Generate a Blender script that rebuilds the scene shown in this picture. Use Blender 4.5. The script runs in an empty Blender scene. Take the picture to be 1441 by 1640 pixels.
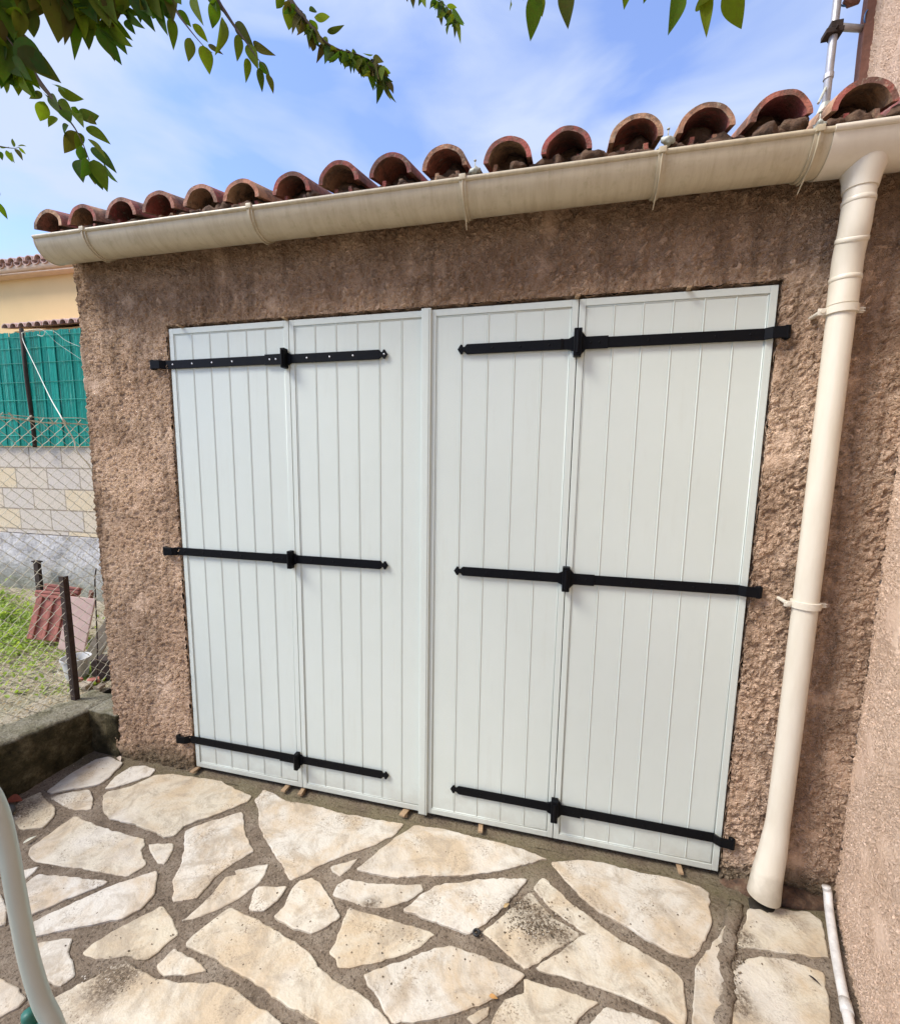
import bpy, bmesh, math, random
from mathutils import Vector, Matrix, noise
from math import sin, cos, pi, radians
random.seed(7)
sc = bpy.context.scene
COL = sc.collection

# ------------------------------------------------------------------ camera
CX, CY, CZ = Vector((.9710, .2400, .0150)), Vector((.0450, -.1240, -.9910)), Vector((-.2360, .9630, -.1310))
CZ.normalize(); CX = (CX - CX.dot(CZ) * CZ).normalized(); CY = CZ.cross(CX)
CAM = Vector((1.757, -1.766, 1.529))
camd = bpy.data.cameras.new('camera'); cam = bpy.data.objects.new('camera', camd); COL.objects.link(cam)
R = Matrix((CX, -CY, -CZ)).transposed().to_4x4(); R.translation = CAM
cam.matrix_world = R
camd.sensor_fit = 'HORIZONTAL'; camd.sensor_width = 36; camd.lens = 36 * 720 / 1441
camd.shift_y = 29.46 / 1441; camd.clip_start = .05; camd.clip_end = 500
sc.camera = cam

# ------------------------------------------------------------------ light, sky, exposure
SUN_EL, SUN_DIR = 48, Vector((-.86, -.51, 0)).normalized()
sc.view_settings.view_transform = 'Standard'; sc.view_settings.look = 'None'
sc.view_settings.exposure = 1.05; sc.view_settings.gamma = 1
w = bpy.data.worlds.new('World'); sc.world = w; w.use_nodes = True
nt = w.node_tree; nt.nodes.clear()
N = lambda t: nt.nodes.new(t)
L = lambda a, b: nt.links.new(a, b)
out = N('ShaderNodeOutputWorld'); bg = N('ShaderNodeBackground'); bg.inputs[1].default_value = .095
sky = N('ShaderNodeTexSky'); sky.sky_type = 'NISHITA'; sky.sun_disc = False
sky.sun_elevation = radians(SUN_EL); sky.sun_rotation = math.atan2(SUN_DIR.x, SUN_DIR.y)
sky.air_density = 1.0; sky.dust_density = .6; sky.ozone_density = 2.0
tc = N('ShaderNodeTexCoord'); mp = N('ShaderNodeMapping'); mp.inputs['Scale'].default_value = (1.5, 1.9, 4.2)
mp.inputs['Rotation'].default_value = (.1, .45, .3)
n1 = N('ShaderNodeTexNoise'); n1.inputs['Scale'].default_value = 2.1; n1.inputs['Detail'].default_value = 8; n1.inputs['Roughness'].default_value = .47
n1.inputs['Distortion'].default_value = .35
cr = N('ShaderNodeValToRGB'); cr.color_ramp.elements[0].position = .40; cr.color_ramp.elements[1].position = .63
cr.color_ramp.elements[0].color = (.16, .16, .16, 1)
cr.color_ramp.elements[1].color = (.93, .93, .93, 1)
skyb = N('ShaderNodeMix'); skyb.data_type = 'RGBA'; skyb.blend_type = 'MULTIPLY'; skyb.inputs[0].default_value = 1
skyb.inputs[7].default_value = (1.28, 1.36, 1.78, 1)
mx = N('ShaderNodeMix'); mx.data_type = 'RGBA'; mx.inputs[7].default_value = (3.5, 4.05, 5.2, 1)
L(tc.outputs['Generated'], mp.inputs[0]); L(mp.outputs[0], n1.inputs[0]); L(n1.outputs[0], cr.inputs[0])
L(cr.outputs[0], mx.inputs[0]); L(sky.outputs[0], skyb.inputs[6]); L(skyb.outputs[2], mx.inputs[6]); L(mx.outputs[2], bg.inputs[0]); L(bg.outputs[0], out.inputs[0])
sd = bpy.data.lights.new('sun', 'SUN'); sd.energy = 2.5; sd.angle = radians(22); sd.color = (1, .94, .85)
so = bpy.data.objects.new('sun', sd); COL.objects.link(so)
sv = Vector((SUN_DIR.x * cos(radians(SUN_EL)), SUN_DIR.y * cos(radians(SUN_EL)), sin(radians(SUN_EL))))
so.rotation_euler = sv.to_track_quat('Z', 'Y').to_euler()

# ------------------------------------------------------------------ survey: photo measurements turned into metres
def ray(px, py): return ((px - 720.5) / 720 * CX + (py - 849.46) / 720 * CY + CZ)
def on_y(px, py, y=0.): r = ray(px, py); return CAM + r * ((y - CAM.y) / r.y)
def on_x(px, py, x): r = ray(px, py); return CAM + r * ((x - CAM.x) / r.x)
def on_z(px, py, z=0.): r = ray(px, py); return CAM + r * ((z - CAM.z) / r.z)
def at_d(px, py, d): return CAM + ray(px, py) * d
def in_view(p, m=60):
    d = Vector(p) - CAM; z = d.dot(CZ)
    if z < .02: return False
    u, v = 720.5 + 720 * d.dot(CX) / z, 849.46 + 720 * d.dot(CY) / z
    return -m < u < 1441 + m and -m < v < 1640 + m

# ------------------------------------------------------------------ helpers
def obj(name, bm, mat, parent=None, smooth=False, label=None, kind=None):
    me = bpy.data.meshes.new(name); bm.normal_update(); bm.to_mesh(me); bm.free()
    if mat: me.materials.append(mat)
    if smooth:
        for p in me.polygons: p.use_smooth = True
    o = bpy.data.objects.new(name, me); COL.objects.link(o)
    if parent: o.parent = parent
    if label: o['label'] = label
    if kind: o['kind'] = kind
    return o
def thing(name, label, cat, loc=(0, 0, 0), group=None):
    o = bpy.data.objects.new(name, None); o.empty_display_size = .1; COL.objects.link(o)
    o.location = loc; o['label'] = label; o['category'] = cat
    if group: o['group'] = group
    return o
def tag(o, label, cat, group=None):
    o['label'] = label; o['category'] = cat
    if group: o['group'] = group
    return o
def settle(root):
    """children were modelled in world coordinates: keep them there under a moved empty"""
    inv = Matrix.Translation(root.location).inverted()
    for c in root.children: c.matrix_parent_inverse = inv
def box(bm, a, b, bev=0.):
    a, b = Vector(a), Vector(b); c = (a + b) / 2; s = b - a
    r = bmesh.ops.create_cube(bm, size=1, matrix=Matrix.Translation(c) @ Matrix.Diagonal((s.x, s.y, s.z, 1)))
    if bev:
        es = list({e for v in r['verts'] for e in v.link_edges})
        bmesh.ops.bevel(bm, geom=es, offset=bev, segments=2, affect='EDGES', profile=.6)
def obox(bm, c, size, rot, bev=0.):
    M = Matrix.Translation(c) @ rot.to_4x4() @ Matrix.Diagonal((*size, 1))
    r = bmesh.ops.create_cube(bm, size=1, matrix=M)
    if bev:
        es = list({e for v in r['verts'] for e in v.link_edges})
        bmesh.ops.bevel(bm, geom=es, offset=bev, segments=1, affect='EDGES')
def tube(bm, pts, r, n=8, caps=True):
    pts = [Vector(p) for p in pts]; rs = r if isinstance(r, (list, tuple)) else [r] * len(pts)
    rings = []; up = None
    for i, p in enumerate(pts):
        t = (pts[min(i + 1, len(pts) - 1)] - pts[max(i - 1, 0)]).normalized()
        if up is None: up = Vector((0, 0, 1)) if abs(t.z) < .9 else Vector((1, 0, 0))
        u = (up - up.dot(t) * t).normalized(); v = t.cross(u); up = u
        rings.append([bm.verts.new(p + rs[i] * (cos(2 * pi * k / n) * u + sin(2 * pi * k / n) * v)) for k in range(n)])
    for a, b in zip(rings, rings[1:]):
        for k in range(n): bm.faces.new((a[k], a[(k + 1) % n], b[(k + 1) % n], b[k]))
    if caps: bm.faces.new(rings[0][::-1]); bm.faces.new(rings[-1])
def spline(pts, k=6):
    pts = [Vector(p) for p in pts]; P = [pts[0] * 2 - pts[1]] + pts + [pts[-1] * 2 - pts[-2]]; o = []
    for i in range(1, len(P) - 2):
        for j in range(k):
            t = j / k; a, b, c, d = P[i - 1:i + 3]
            o.append(.5 * ((2 * b) + (c - a) * t + (2 * a - 5 * b + 4 * c - d) * t * t + (3 * b - a - 3 * c + d) * t ** 3))
    return o + [pts[-1]]
def grid(bm, o, u, v, nu, nv, f=None, skip=None):
    """grid of quads from corner o along u and v (whole vectors); f(p)->p moves points"""
    o, u, v = Vector(o), Vector(u), Vector(v); V = {}
    def vt(i, j):
        if (i, j) not in V:
            p = o + u * (i / nu) + v * (j / nv); V[i, j] = bm.verts.new(f(p) if f else p)
        return V[i, j]
    for i in range(nu):
        for j in range(nv):
            if skip and skip(o + u * ((i + .5) / nu) + v * ((j + .5) / nv)): continue
            bm.faces.new((vt(i, j), vt(i + 1, j), vt(i + 1, j + 1), vt(i, j + 1)))

# ------------------------------------------------------------------ materials
class M:
    def __init__(s, name, col=(.5, .5, .5), rough=.8, metal=0, spec=None):
        s.m = bpy.data.materials.new(name); s.m.use_nodes = True; s.nt = s.m.node_tree
        s.b = s.nt.nodes['Principled BSDF']; s.o = s.nt.nodes['Material Output']
        s.b.inputs['Base Color'].default_value = (*col, 1); s.b.inputs['Roughness'].default_value = rough; s.b.inputs['Metallic'].default_value = metal
        if spec is not None: s.b.inputs['Specular IOR Level'].default_value = spec
        s.tc = s.n('TexCoord')
    def n(s, t): return s.nt.nodes.new('ShaderNode' + t)
    def l(s, a, b): s.nt.links.new(a, b)
    def noise(s, scale, detail=4, rough=.5, dist=0, vec=None, stretch=None):
        x = s.n('TexNoise'); x.inputs['Scale'].default_value = scale; x.inputs['Detail'].default_value = detail
        x.inputs['Roughness'].default_value = rough; x.inputs['Distortion'].default_value = dist
        v = vec or s.tc.outputs['Object']
        if stretch: mpp = s.n('Mapping'); mpp.inputs['Scale'].default_value = stretch; s.l(v, mpp.inputs[0]); v = mpp.outputs[0]
        s.l(v, x.inputs['Vector']); return x.outputs[0]
    def vor(s, scale, feat='F1', rnd=1, vec=None, outn='Distance'):
        x = s.n('TexVoronoi'); x.feature = feat; x.inputs['Scale'].default_value = scale; x.inputs['Randomness'].default_value = rnd
        s.l(vec or s.tc.outputs['Object'], x.inputs['Vector']); return x.outputs[outn]
    def ramp(s, fac, stops, interp='LINEAR'):
        x = s.n('ValToRGB'); x.color_ramp.interpolation = interp; e = x.color_ramp.elements
        while len(e) < len(stops): e.new(.5)
        for k, (p, c) in enumerate(stops):
            e[k].position = p; e[k].color = (c, c, c, 1) if isinstance(c, (int, float)) else (*c, 1)
        s.l(fac, x.inputs[0]); return x.outputs[0]
    def mix(s, fac, a, b, mode='MIX'):
        x = s.n('Mix'); x.data_type = 'RGBA'; x.blend_type = mode
        for i, v in ((0, fac), (6, a), (7, b)):
            if isinstance(v, (int, float)): x.inputs[i].default_value = v if i == 0 else (v, v, v, 1)
            elif isinstance(v, tuple): x.inputs[i].default_value = (*v, 1)
            else: s.l(v, x.inputs[i])
        return x.outputs[2]
    def math(s, op, a, b=0.):
        x = s.n('Math'); x.operation = op
        for i, v in enumerate((a, b)):
            if isinstance(v, (int, float)): x.inputs[i].default_value = v
            else: s.l(v, x.inputs[i])
        return x.outputs[0]
    def island(s):
        return s.n('NewGeometry').outputs['Random Per Island']
    def sep(s, v=None):
        x = s.n('SeparateXYZ'); s.l(v or s.tc.outputs['Object'], x.inputs[0]); return x.outputs
    def color(s, c): s.l(c, s.b.inputs['Base Color']); return s
    def rough(s, c): s.l(c, s.b.inputs['Roughness']); return s
    def bump(s, h, dist=.01, strength=1):
        x = s.n('Bump'); x.inputs['Distance'].default_value = dist; x.inputs['Strength'].default_value = strength
        s.l(h, x.inputs['Height']); s.l(x.outputs[0], s.b.inputs['Normal']); return s
    def disp(s, h, scale, mid=.5):
        x = s.n('Displacement'); x.inputs['Scale'].default_value = scale; x.inputs['Midlevel'].default_value = mid
        s.l(h, x.inputs['Height']); s.l(x.outputs[0], s.o.inputs['Displacement']); s.m.displacement_method = 'BOTH'; return s

def roughcast(name, cols, fine=1., amp=.012):
    m = M(name, rough=.95, spec=.15)
    a = m.noise(46 * fine, 6, .66, .55)                         # trowelled ridges
    b = m.math('ABSOLUTE', m.math('SUBTRACT', m.noise(30 * fine, 4, .55, .7), .5)); b = m.math('SUBTRACT', 1, m.math('MULTIPLY', b, 5))
    flat = m.ramp(m.noise(5, 3, .6), [(.56, 1), (.68, .15)])    # smoothed patches
    big = m.noise(24 * fine, 5, .6, .5); a2 = m.noise(85 * fine, 4, .65, .3)
    sel = m.ramp(m.noise(2.7, 4, .65), [(.42, 0), (.58, 1)])
    a = m.math('ADD', m.math('MULTIPLY', a, .62), m.math('ADD', m.math('MULTIPLY', m.math('MULTIPLY', big, sel), .38), m.math('MULTIPLY', m.math('MULTIPLY', a2, m.math('SUBTRACT', 1, sel)), .38)))
    a = m.ramp(a, [(.36, 0), (.49, .42), (.57, .95), (.75, 1)])
    b = m.math('MAXIMUM', b, 0)
    h = m.math('ADD', m.math('MULTIPLY', a, .7), m.math('MULTIPLY', b, .3))
    h = m.math('ADD', m.math('MULTIPLY', m.math('SUBTRACT', h, .8), flat), .8)
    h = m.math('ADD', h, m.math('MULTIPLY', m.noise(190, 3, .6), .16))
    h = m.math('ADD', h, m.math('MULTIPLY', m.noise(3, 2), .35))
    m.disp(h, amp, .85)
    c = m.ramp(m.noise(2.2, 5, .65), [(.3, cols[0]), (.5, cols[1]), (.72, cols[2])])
    c = m.mix(m.ramp(h, [(.25, .85), (.75, .0)]), c, cols[3])  # hollows of the relief tinted dark, crevice shade put into the colour
    return m, c, h
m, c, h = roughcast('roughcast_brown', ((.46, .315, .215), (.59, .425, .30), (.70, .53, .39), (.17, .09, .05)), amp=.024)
xyz = m.sep()
c = m.mix(m.ramp(m.noise(2.6, 7, .75, .8), [(.46, 0), (.58, .6)]), c, (.27, .18, .12))
c = m.mix(m.ramp(m.noise(3.4, 6, .7, .6), [(.54, 0), (.64, .55)]), c, (.66, .50, .37))
c = m.mix(m.math('MULTIPLY', m.ramp(m.noise(1, 6, .7, stretch=(11, 11, 1.2)), [(.5, 0), (.66, .7)]), m.ramp(xyz[2], [(.0, 0), (1, 1)])), c, (.17, .11, .07))
# grey-green damp near the ground, brown top stain painting the eaves shade deeper
low = m.math('ADD', m.math('MULTIPLY', xyz[2], 4.5), m.math('MULTIPLY', m.noise(6, 4), 1.1))
c = m.mix(m.ramp(low, [(.55, .75), (1.15, 0)]), c, (.085, .072, .04))
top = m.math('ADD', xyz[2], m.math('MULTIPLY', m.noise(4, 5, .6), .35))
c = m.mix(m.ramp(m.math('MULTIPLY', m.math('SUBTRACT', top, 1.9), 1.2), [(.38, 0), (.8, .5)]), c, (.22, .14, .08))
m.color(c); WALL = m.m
m, c, h = roughcast('roughcast_pink', ((.66, .48, .35), (.73, .55, .415), (.80, .62, .48), (.22, .12, .07)), 1.7, .016)
m.color(c); HOUSE = m.m

def simple(name, col, rough=.6, metal=0, var=.25, scale=8, spec=None, bump=0, bscale=60):
    m = M(name, col, rough, metal, spec); d = tuple(x * (1 - var) for x in col)
    m.color(m.mix(m.ramp(m.noise(scale, 5, .6), [(.35, 0), (.7, 1)]), col, d))
    if bump: m.bump(m.noise(bscale, 4, .6), bump)
    return m.m
m = M('shutter_white', (.74, .79, .79), .38)
c = m.mix(m.ramp(m.noise(2.5, 4, .6), [(.3, 0), (.75, .5)]), (.60, .655, .605), (.55, .60, .54))
f = m.math('ADD', m.math('MULTIPLY', m.sep()[2], 3.2), m.math('MULTIPLY', m.noise(9, 5, .7), 1.2))
c = m.mix(m.ramp(f, [(.55, .45), (1.1, 0)]), c, (.42, .41, .35))
c = m.mix(m.math('MULTIPLY', m.ramp(m.noise(3, 6, .75, stretch=(5, 1, .6)), [(.55, 0), (.72, .35)]), .6), c, (.48, .49, .42)); m.color(c)
m.bump(m.noise(420, 2), .0006, .5); m.rough(m.ramp(m.noise(30, 3), [(.3, .34), (.8, .5)])); WHITE = m.m
m = M('black_ironwork', (.003, .0035, .005), .42, 0, .12); m.bump(m.noise(300, 2), .0004, .4); m.rough(m.ramp(m.noise(25, 3), [(.3, .40), (.8, .6)])); BLACK = m.m
SCREW = simple('screw_steel', (.55, .56, .58), .35, .8, .1)
PIPESHADE = simple('pipe_mouth_shade', (.03, .024, .015), .7, var=.5, scale=30, bump=.004)
DARK = simple('dark_void', (.015, .013, .011), .9)
m = M('gutter_beige', (.6, .53, .40), .42)
xyz = m.sep()
c = m.mix(m.ramp(m.noise(5, 5, .7, stretch=(9, 1, 1.5)), [(.42, 0), (.72, .55)]), (.53, .465, .33), (.36, .29, .18))
c = m.mix(m.ramp(m.noise(30, 3, .7), [(.55, 0), (.75, .4)]), c, (.28, .24, .13)); m.color(c); GUTTER = m.m
m = M('downpipe_cream', (.72, .66, .54), .33)
xyz = m.sep()
c = m.mix(m.ramp(m.noise(6, 5, .6, stretch=(3, 3, .6)), [(.4, 0), (.8, .5)]), (.68, .63, .52), (.52, .45, .33))
f = m.math('ADD', m.math('MULTIPLY', xyz[2], 3.), m.noise(14, 4)); c = m.mix(m.ramp(f, [(.55, .6), (.95, 0)]), c, (.26, .21, .14)); m.color(c); PIPE = m.m
m = M('terracotta_tiles', rough=.85)
c = m.ramp(m.island(), [(0, (.36, .08, .07)), (.25, (.40, .15, .095)), (.45, (.52, .34, .20)), (.7, (.28, .06, .065)), (1, (.46, .27, .15))])
c = m.mix(m.ramp(m.noise(13, 7, .75), [(.45, 0), (.58, .8)]), c, (.10, .065, .045))
c = m.mix(m.ramp(m.noise(55, 4, .7), [(.58, 0), (.70, .7)]), c, (.38, .34, .25)); m.color(c); m.bump(m.noise(60, 5, .7), .008); TILE = m.m
m = M('mortar_dirt', rough=1); m.color(m.ramp(m.noise(22, 6, .7), [(.3, (.035, .025, .018)), (.55, (.13, .075, .045)), (.75, (.22, .17, .11))])); m.bump(m.noise(45, 5, .7), .012); MORTARDARK = m.m

# flagstones
m = M('flagstone', rough=.9, spec=.15)
isl = m.island()
base = m.ramp(isl, [(0, (.56, .505, .39)), (.25, (.60, .555, .455)), (.45, (.54, .475, .35)), (.7, (.61, .575, .50)), (1, (.50, .46, .38))])
c = m.mix(m.ramp(m.noise(4.5, 6, .65, .6), [(.44, 0), (.60, .7)]), base, (.47, .355, .22))
c = m.mix(m.ramp(m.noise(9, 6, .7, 1.2), [(.47, 0), (.62, .65)]), c, (.33, .275, .205))
c = m.mix(m.ramp(m.noise(3.1, 4, .6), [(.35, .55), (.48, 0)]), c, (.64, .61, .54))
sp = m.math('MULTIPLY', m.ramp(m.noise(150, 3, .75), [(.52, 0), (.62, 1)]), m.ramp(m.noise(7, 5, .7, .5), [(.5, 0), (.64, .85)]))
c = m.mix(sp, c, (.15, .11, .075))
def spot(px, py, r, z=-.022):
    p = on_z(px, py, z); v = m.n('VectorMath'); v.operation = 'DISTANCE'; m.l(m.tc.outputs['Object'], v.inputs[0]); v.inputs[1].default_value = p
    f = m.math('ADD', m.math('DIVIDE', v.outputs['Value'], r), m.math('MULTIPLY', m.noise(16, 5, .7), 1.3))
    return m.math('MULTIPLY', m.ramp(f, [(1.05, 1), (1.0 if False else 1.5, 0)]), m.ramp(m.noise(95, 4, .8), [(.38, .15), (.58, 1)]))
for px_, py_, r_ in ((180, 1572, .10), (200, 1555, .08), (862, 1478, .09), (835, 1450, .08), (900, 1500, .07), (595, 1450, .05), (30, 1300, .14), (1190, 1500, .05), (1180, 1600, .07)):
    f = m.math('DIVIDE', m.n('Value').outputs[0], 1)
    p = on_z(px_, py_, -.022); v = m.n('VectorMath'); v.operation = 'DISTANCE'; m.l(m.tc.outputs['Object'], v.inputs[0]); v.inputs[1].default_value = p
    f = m.math('ADD', m.math('DIVIDE', v.outputs['Value'], r_ * 2), m.math('MULTIPLY', m.noise(16, 5, .7), .55))
    f = m.math('MULTIPLY', m.ramp(f, [(.45, .95), (.75, 0)]), m.ramp(m.noise(95, 4, .8), [(.4, .2), (.56, 1)]))
    c = m.mix(f, c, (.13, .10, .07))
m.color(c); m.bump(m.math('ADD', m.noise(14, 6, .6), m.math('MULTIPLY', m.noise(120, 3, .6), .25)), .009, .8); STONE = m.m
m = M('patio_mortar', rough=.95, spec=.1)
c = m.ramp(m.noise(5, 6, .7), [(.32, (.11, .085, .062)), (.5, (.21, .165, .12)), (.68, (.31, .26, .20))])
c = m.mix(m.ramp(m.noise(70, 4, .75), [(.55, 0), (.68, .7)]), c, (.33, .28, .21))
c = m.mix(m.ramp(m.noise(110, 4, .75, .5), [(.52, 0), (.62, .85)]), c, (.06, .045, .032))
xyz = m.sep()
g = m.math('SUBTRACT', m.math('MULTIPLY', m.noise(5, 5, .7), 1.0), m.math('MULTIPLY', m.math('ABSOLUTE', m.math('ADD', xyz[1], .07)), 2.2))
c = m.mix(m.ramp(g, [(.22, 0), (.5, .55)]), c, (.12, .11, .05))
m.color(c); m.bump(m.math('ADD', m.noise(30, 6, .7), m.math('MULTIPLY', m.noise(160, 3, .7), .3)), .012); MORTAR = m.m
m = M('mossy_concrete', rough=.95, spec=.1)
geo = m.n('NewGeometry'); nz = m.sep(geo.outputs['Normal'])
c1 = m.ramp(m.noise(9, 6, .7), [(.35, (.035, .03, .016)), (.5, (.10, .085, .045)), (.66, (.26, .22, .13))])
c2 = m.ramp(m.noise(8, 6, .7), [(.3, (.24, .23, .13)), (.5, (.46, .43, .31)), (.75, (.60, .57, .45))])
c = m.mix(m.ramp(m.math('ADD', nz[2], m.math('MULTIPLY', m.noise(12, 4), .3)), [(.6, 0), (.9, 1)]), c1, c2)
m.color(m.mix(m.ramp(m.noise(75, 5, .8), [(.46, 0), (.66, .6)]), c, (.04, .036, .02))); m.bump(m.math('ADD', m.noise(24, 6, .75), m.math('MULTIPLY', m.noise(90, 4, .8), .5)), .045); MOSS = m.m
m = M('garden_soil', rough=1, spec=.05)
c = m.ramp(m.noise(5, 6, .7), [(.3, (.46, .39, .27)), (.5, (.58, .51, .38)), (.75, (.68, .61, .47))])
c = m.mix(m.ramp(m.noise(38, 5, .8), [(.5, 0), (.62, .8)]), c, (.17, .13, .075))
c = m.mix(m.ramp(m.noise(2.3, 5, .7), [(.5, 0), (.65, .35)]), c, (.26, .28, .12)); m.color(c); m.bump(m.noise(50, 5, .8), .03); SOIL = m.m
m = M('far_ground', rough=1); m.color(m.ramp(m.noise(.8, 6, .7), [(.35, (.12, .12, .06)), (.65, (.25, .21, .14))])); FAR = m.m
# concrete blocks, laid in courses
m = M('concrete_blocks', rough=.95, spec=.1)
comb = m.n('CombineXYZ'); xyz = m.sep(); m.l(xyz[0], comb.inputs[0]); m.l(m.math('SUBTRACT', xyz[2], .10), comb.inputs[1])
br = m.n('TexBrick'); m.l(comb.outputs[0], br.inputs['Vector']); br.inputs['Scale'].default_value = 1
br.inputs['Brick Width'].default_value = .4; br.inputs['Row Height'].default_value = .2; br.inputs['Mortar Size'].default_value = .006
br.inputs['Color1'].default_value = (.68, .55, .35, 1); br.inputs['Color2'].default_value = (.52, .50, .50, 1); br.inputs['Mortar'].default_value = (.25, .2, .15, 1)
br.inputs['Bias'].default_value = -.1
c = m.mix(m.ramp(m.noise(12, 6, .75), [(.35, 0), (.7, .55)]), br.outputs[0], (.66, .58, .46))
c = m.mix(m.ramp(m.noise(60, 3, .8), [(.5, 0), (.68, .55)]), c, (.27, .23, .18)); m.color(c)
m.bump(m.math('ADD', m.math('MULTIPLY', br.outputs['Fac'], -.7), m.math('MULTIPLY', m.noise(70, 4, .7), .4)), .015); BLOCK = m.m
m = M('old_whitewash', rough=.95)
c = m.ramp(m.noise(11, 6, .75), [(.3, (.24, .22, .20)), (.48, (.56, .54, .53)), (.7, (.72, .70, .67))])
c = m.mix(m.ramp(m.math('ADD', m.sep()[2], m.math('MULTIPLY', m.noise(5, 5, .7), .5)), [(.62, .7), (.9, 0)]), c, (.16, .17, .10)); m.color(c); m.bump(m.noise(28, 5, .7), .03); WASH = m.m
m = M('green_reed', rough=.55)
s_ = m.noise(1, 3, .8, stretch=(90, 1, 2.2)); s2 = m.noise(1, 4, .7, stretch=(16, 1, .5))
c = m.ramp(m.island(), [(0, (.004, .26, .20)), (.4, (.006, .36, .28)), (.8, (.015, .46, .36)), (1, (.01, .19, .15))])
c = m.mix(m.ramp(s_, [(.60, 0), (.68, .7)]), c, (.35, .70, .58)); c = m.mix(m.ramp(s2, [(.35, .6), (.55, 0)]), c, (.004, .19, .15)); m.color(c); REED = m.m
YEL = simple('yellow_render', (.80, .56, .27), .9, var=.06, scale=2)
PEACH = simple('peach_trim', (.78, .58, .42), .8, var=.12)
m = M('neighbour_tiles', rough=.85); m.color(m.mix(m.ramp(m.noise(9, 5, .7), [(.4, 0), (.7, .6)]), m.ramp(m.island(), [(0, (.50, .30, .23)), (.5, (.60, .40, .32)), (1, (.46, .27, .21))]), (.62, .52, .45))); NTILE = m.m
RUST = simple('rusty_iron', (.05, .032, .024), .85, .2, .5, 30)
WIRE = simple('fence_wire', (.56, .53, .40), .6, .0, .4, 25)
ROPE = simple('pale_cord', (.72, .72, .60), .8, var=.2)
WOOD = simple('pale_wood', (.38, .26, .15), .8, var=.3, scale=30)
GREYWOOD = simple('weathered_wood', (.36, .30, .22), .9, var=.4, scale=20)
BROWNWOOD = simple('brown_board', (.23, .10, .065), .8, var=.5, scale=9, bump=.004)
REDCLAY = simple('red_clay', (.44, .16, .12), .85, var=.55, scale=16, bump=.003)
PINKCLAY = simple('pink_board', (.62, .44, .38), .8, var=.2)
BUCKET = simple('bucket_plastic', (.60, .60, .57), .5, var=.25)
CHAIR = simple('painted_tube', (.40, .44, .40), .25, .3, .08, spec=.8)
GREENP = simple('green_plastic', (.03, .16, .12), .5)
GALV = simple('galvanised_mast', (.50, .50, .51), .45, .5, .2, 25)
RUBBER = simple('black_rubber', (.012, .012, .012), .6)
SILIC = simple('pale_mastic', (.55, .58, .50), .5)
BLUE = simple('blue_cable', (.05, .2, .5), .5)
WCORE = simple('white_conduit', (.70, .68, .64), .4, var=.3, scale=40)
BARK = simple('twig_bark', (.085, .06, .035), .9, var=.4, scale=60)
TRUNK = simple('trunk_bark', (.10, .075, .055), .95, var=.5, scale=20, bump=.02, bscale=25)
def leafmat(name, cols, tr):
    m = M(name, rough=.7, spec=.06)
    c = m.ramp(m.island(), [(i / (len(cols) - 1), k) for i, k in enumerate(cols)])
    c = m.mix(m.ramp(m.noise(130, 3, .6), [(.45, 0), (.75, .35)]), c, (.10, .05, .02)); m.color(c)
    t = m.n('BsdfTranslucent'); m.l(m.mix(1, c, (1.6, 1.7, .6), 'MULTIPLY'), t.inputs[0])
    ms = m.n('MixShader'); ms.inputs[0].default_value = tr; m.l(m.b.outputs[0], ms.inputs[1]); m.l(t.outputs[0], ms.inputs[2]); m.l(ms.outputs[0], m.o.inputs[0]); return m.m
LEAF = leafmat('plum_leaf', ((.022, .06, .012), (.06, .12, .012), (.12, .165, .012), (.075, .055, .018), (.05, .11, .02)), .45)
WEED = leafmat('weed_leaf', ((.20, .30, .06), (.34, .44, .12), (.44, .52, .20), (.28, .38, .09)), .35)

# ------------------------------------------------------------------ the setting
GZ = -.022
bm = bmesh.new(); grid(bm, (-60, -40, -.12), (120, 0, 0), (0, 120, 0), 4, 4); obj('ground', bm, FAR, kind='structure')
bm = bmesh.new()
grid(bm, (-.72, -4, GZ - .0070), (3.9, 0, 0), (0, 4.2, 0), 200, 210, lambda p: Vector((p.x, p.y, p.z + .004 * noise.noise(p * 7) + .0018 * noise.noise(p * 40) - (.012 * max(0, 1 - abs(p.x - 2.60) / .12) if p.y > -.12 else 0))))
obj('patio', bm, MORTAR, smooth=True, kind='structure')
def gz(p): return .205 + .03 * noise.noise(p * 2.1) + .012 * noise.noise(p * 9) + max(0, -p.x - 1.6) * .045
bm = bmesh.new(); grid(bm, (-9, -6, 0), (8.2, 0, 0), (0, 7.6, 0), 160, 150, lambda p: Vector((p.x, p.y, gz(p))))
obj('garden_ground', bm, SOIL, smooth=True, kind='structure')

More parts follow.
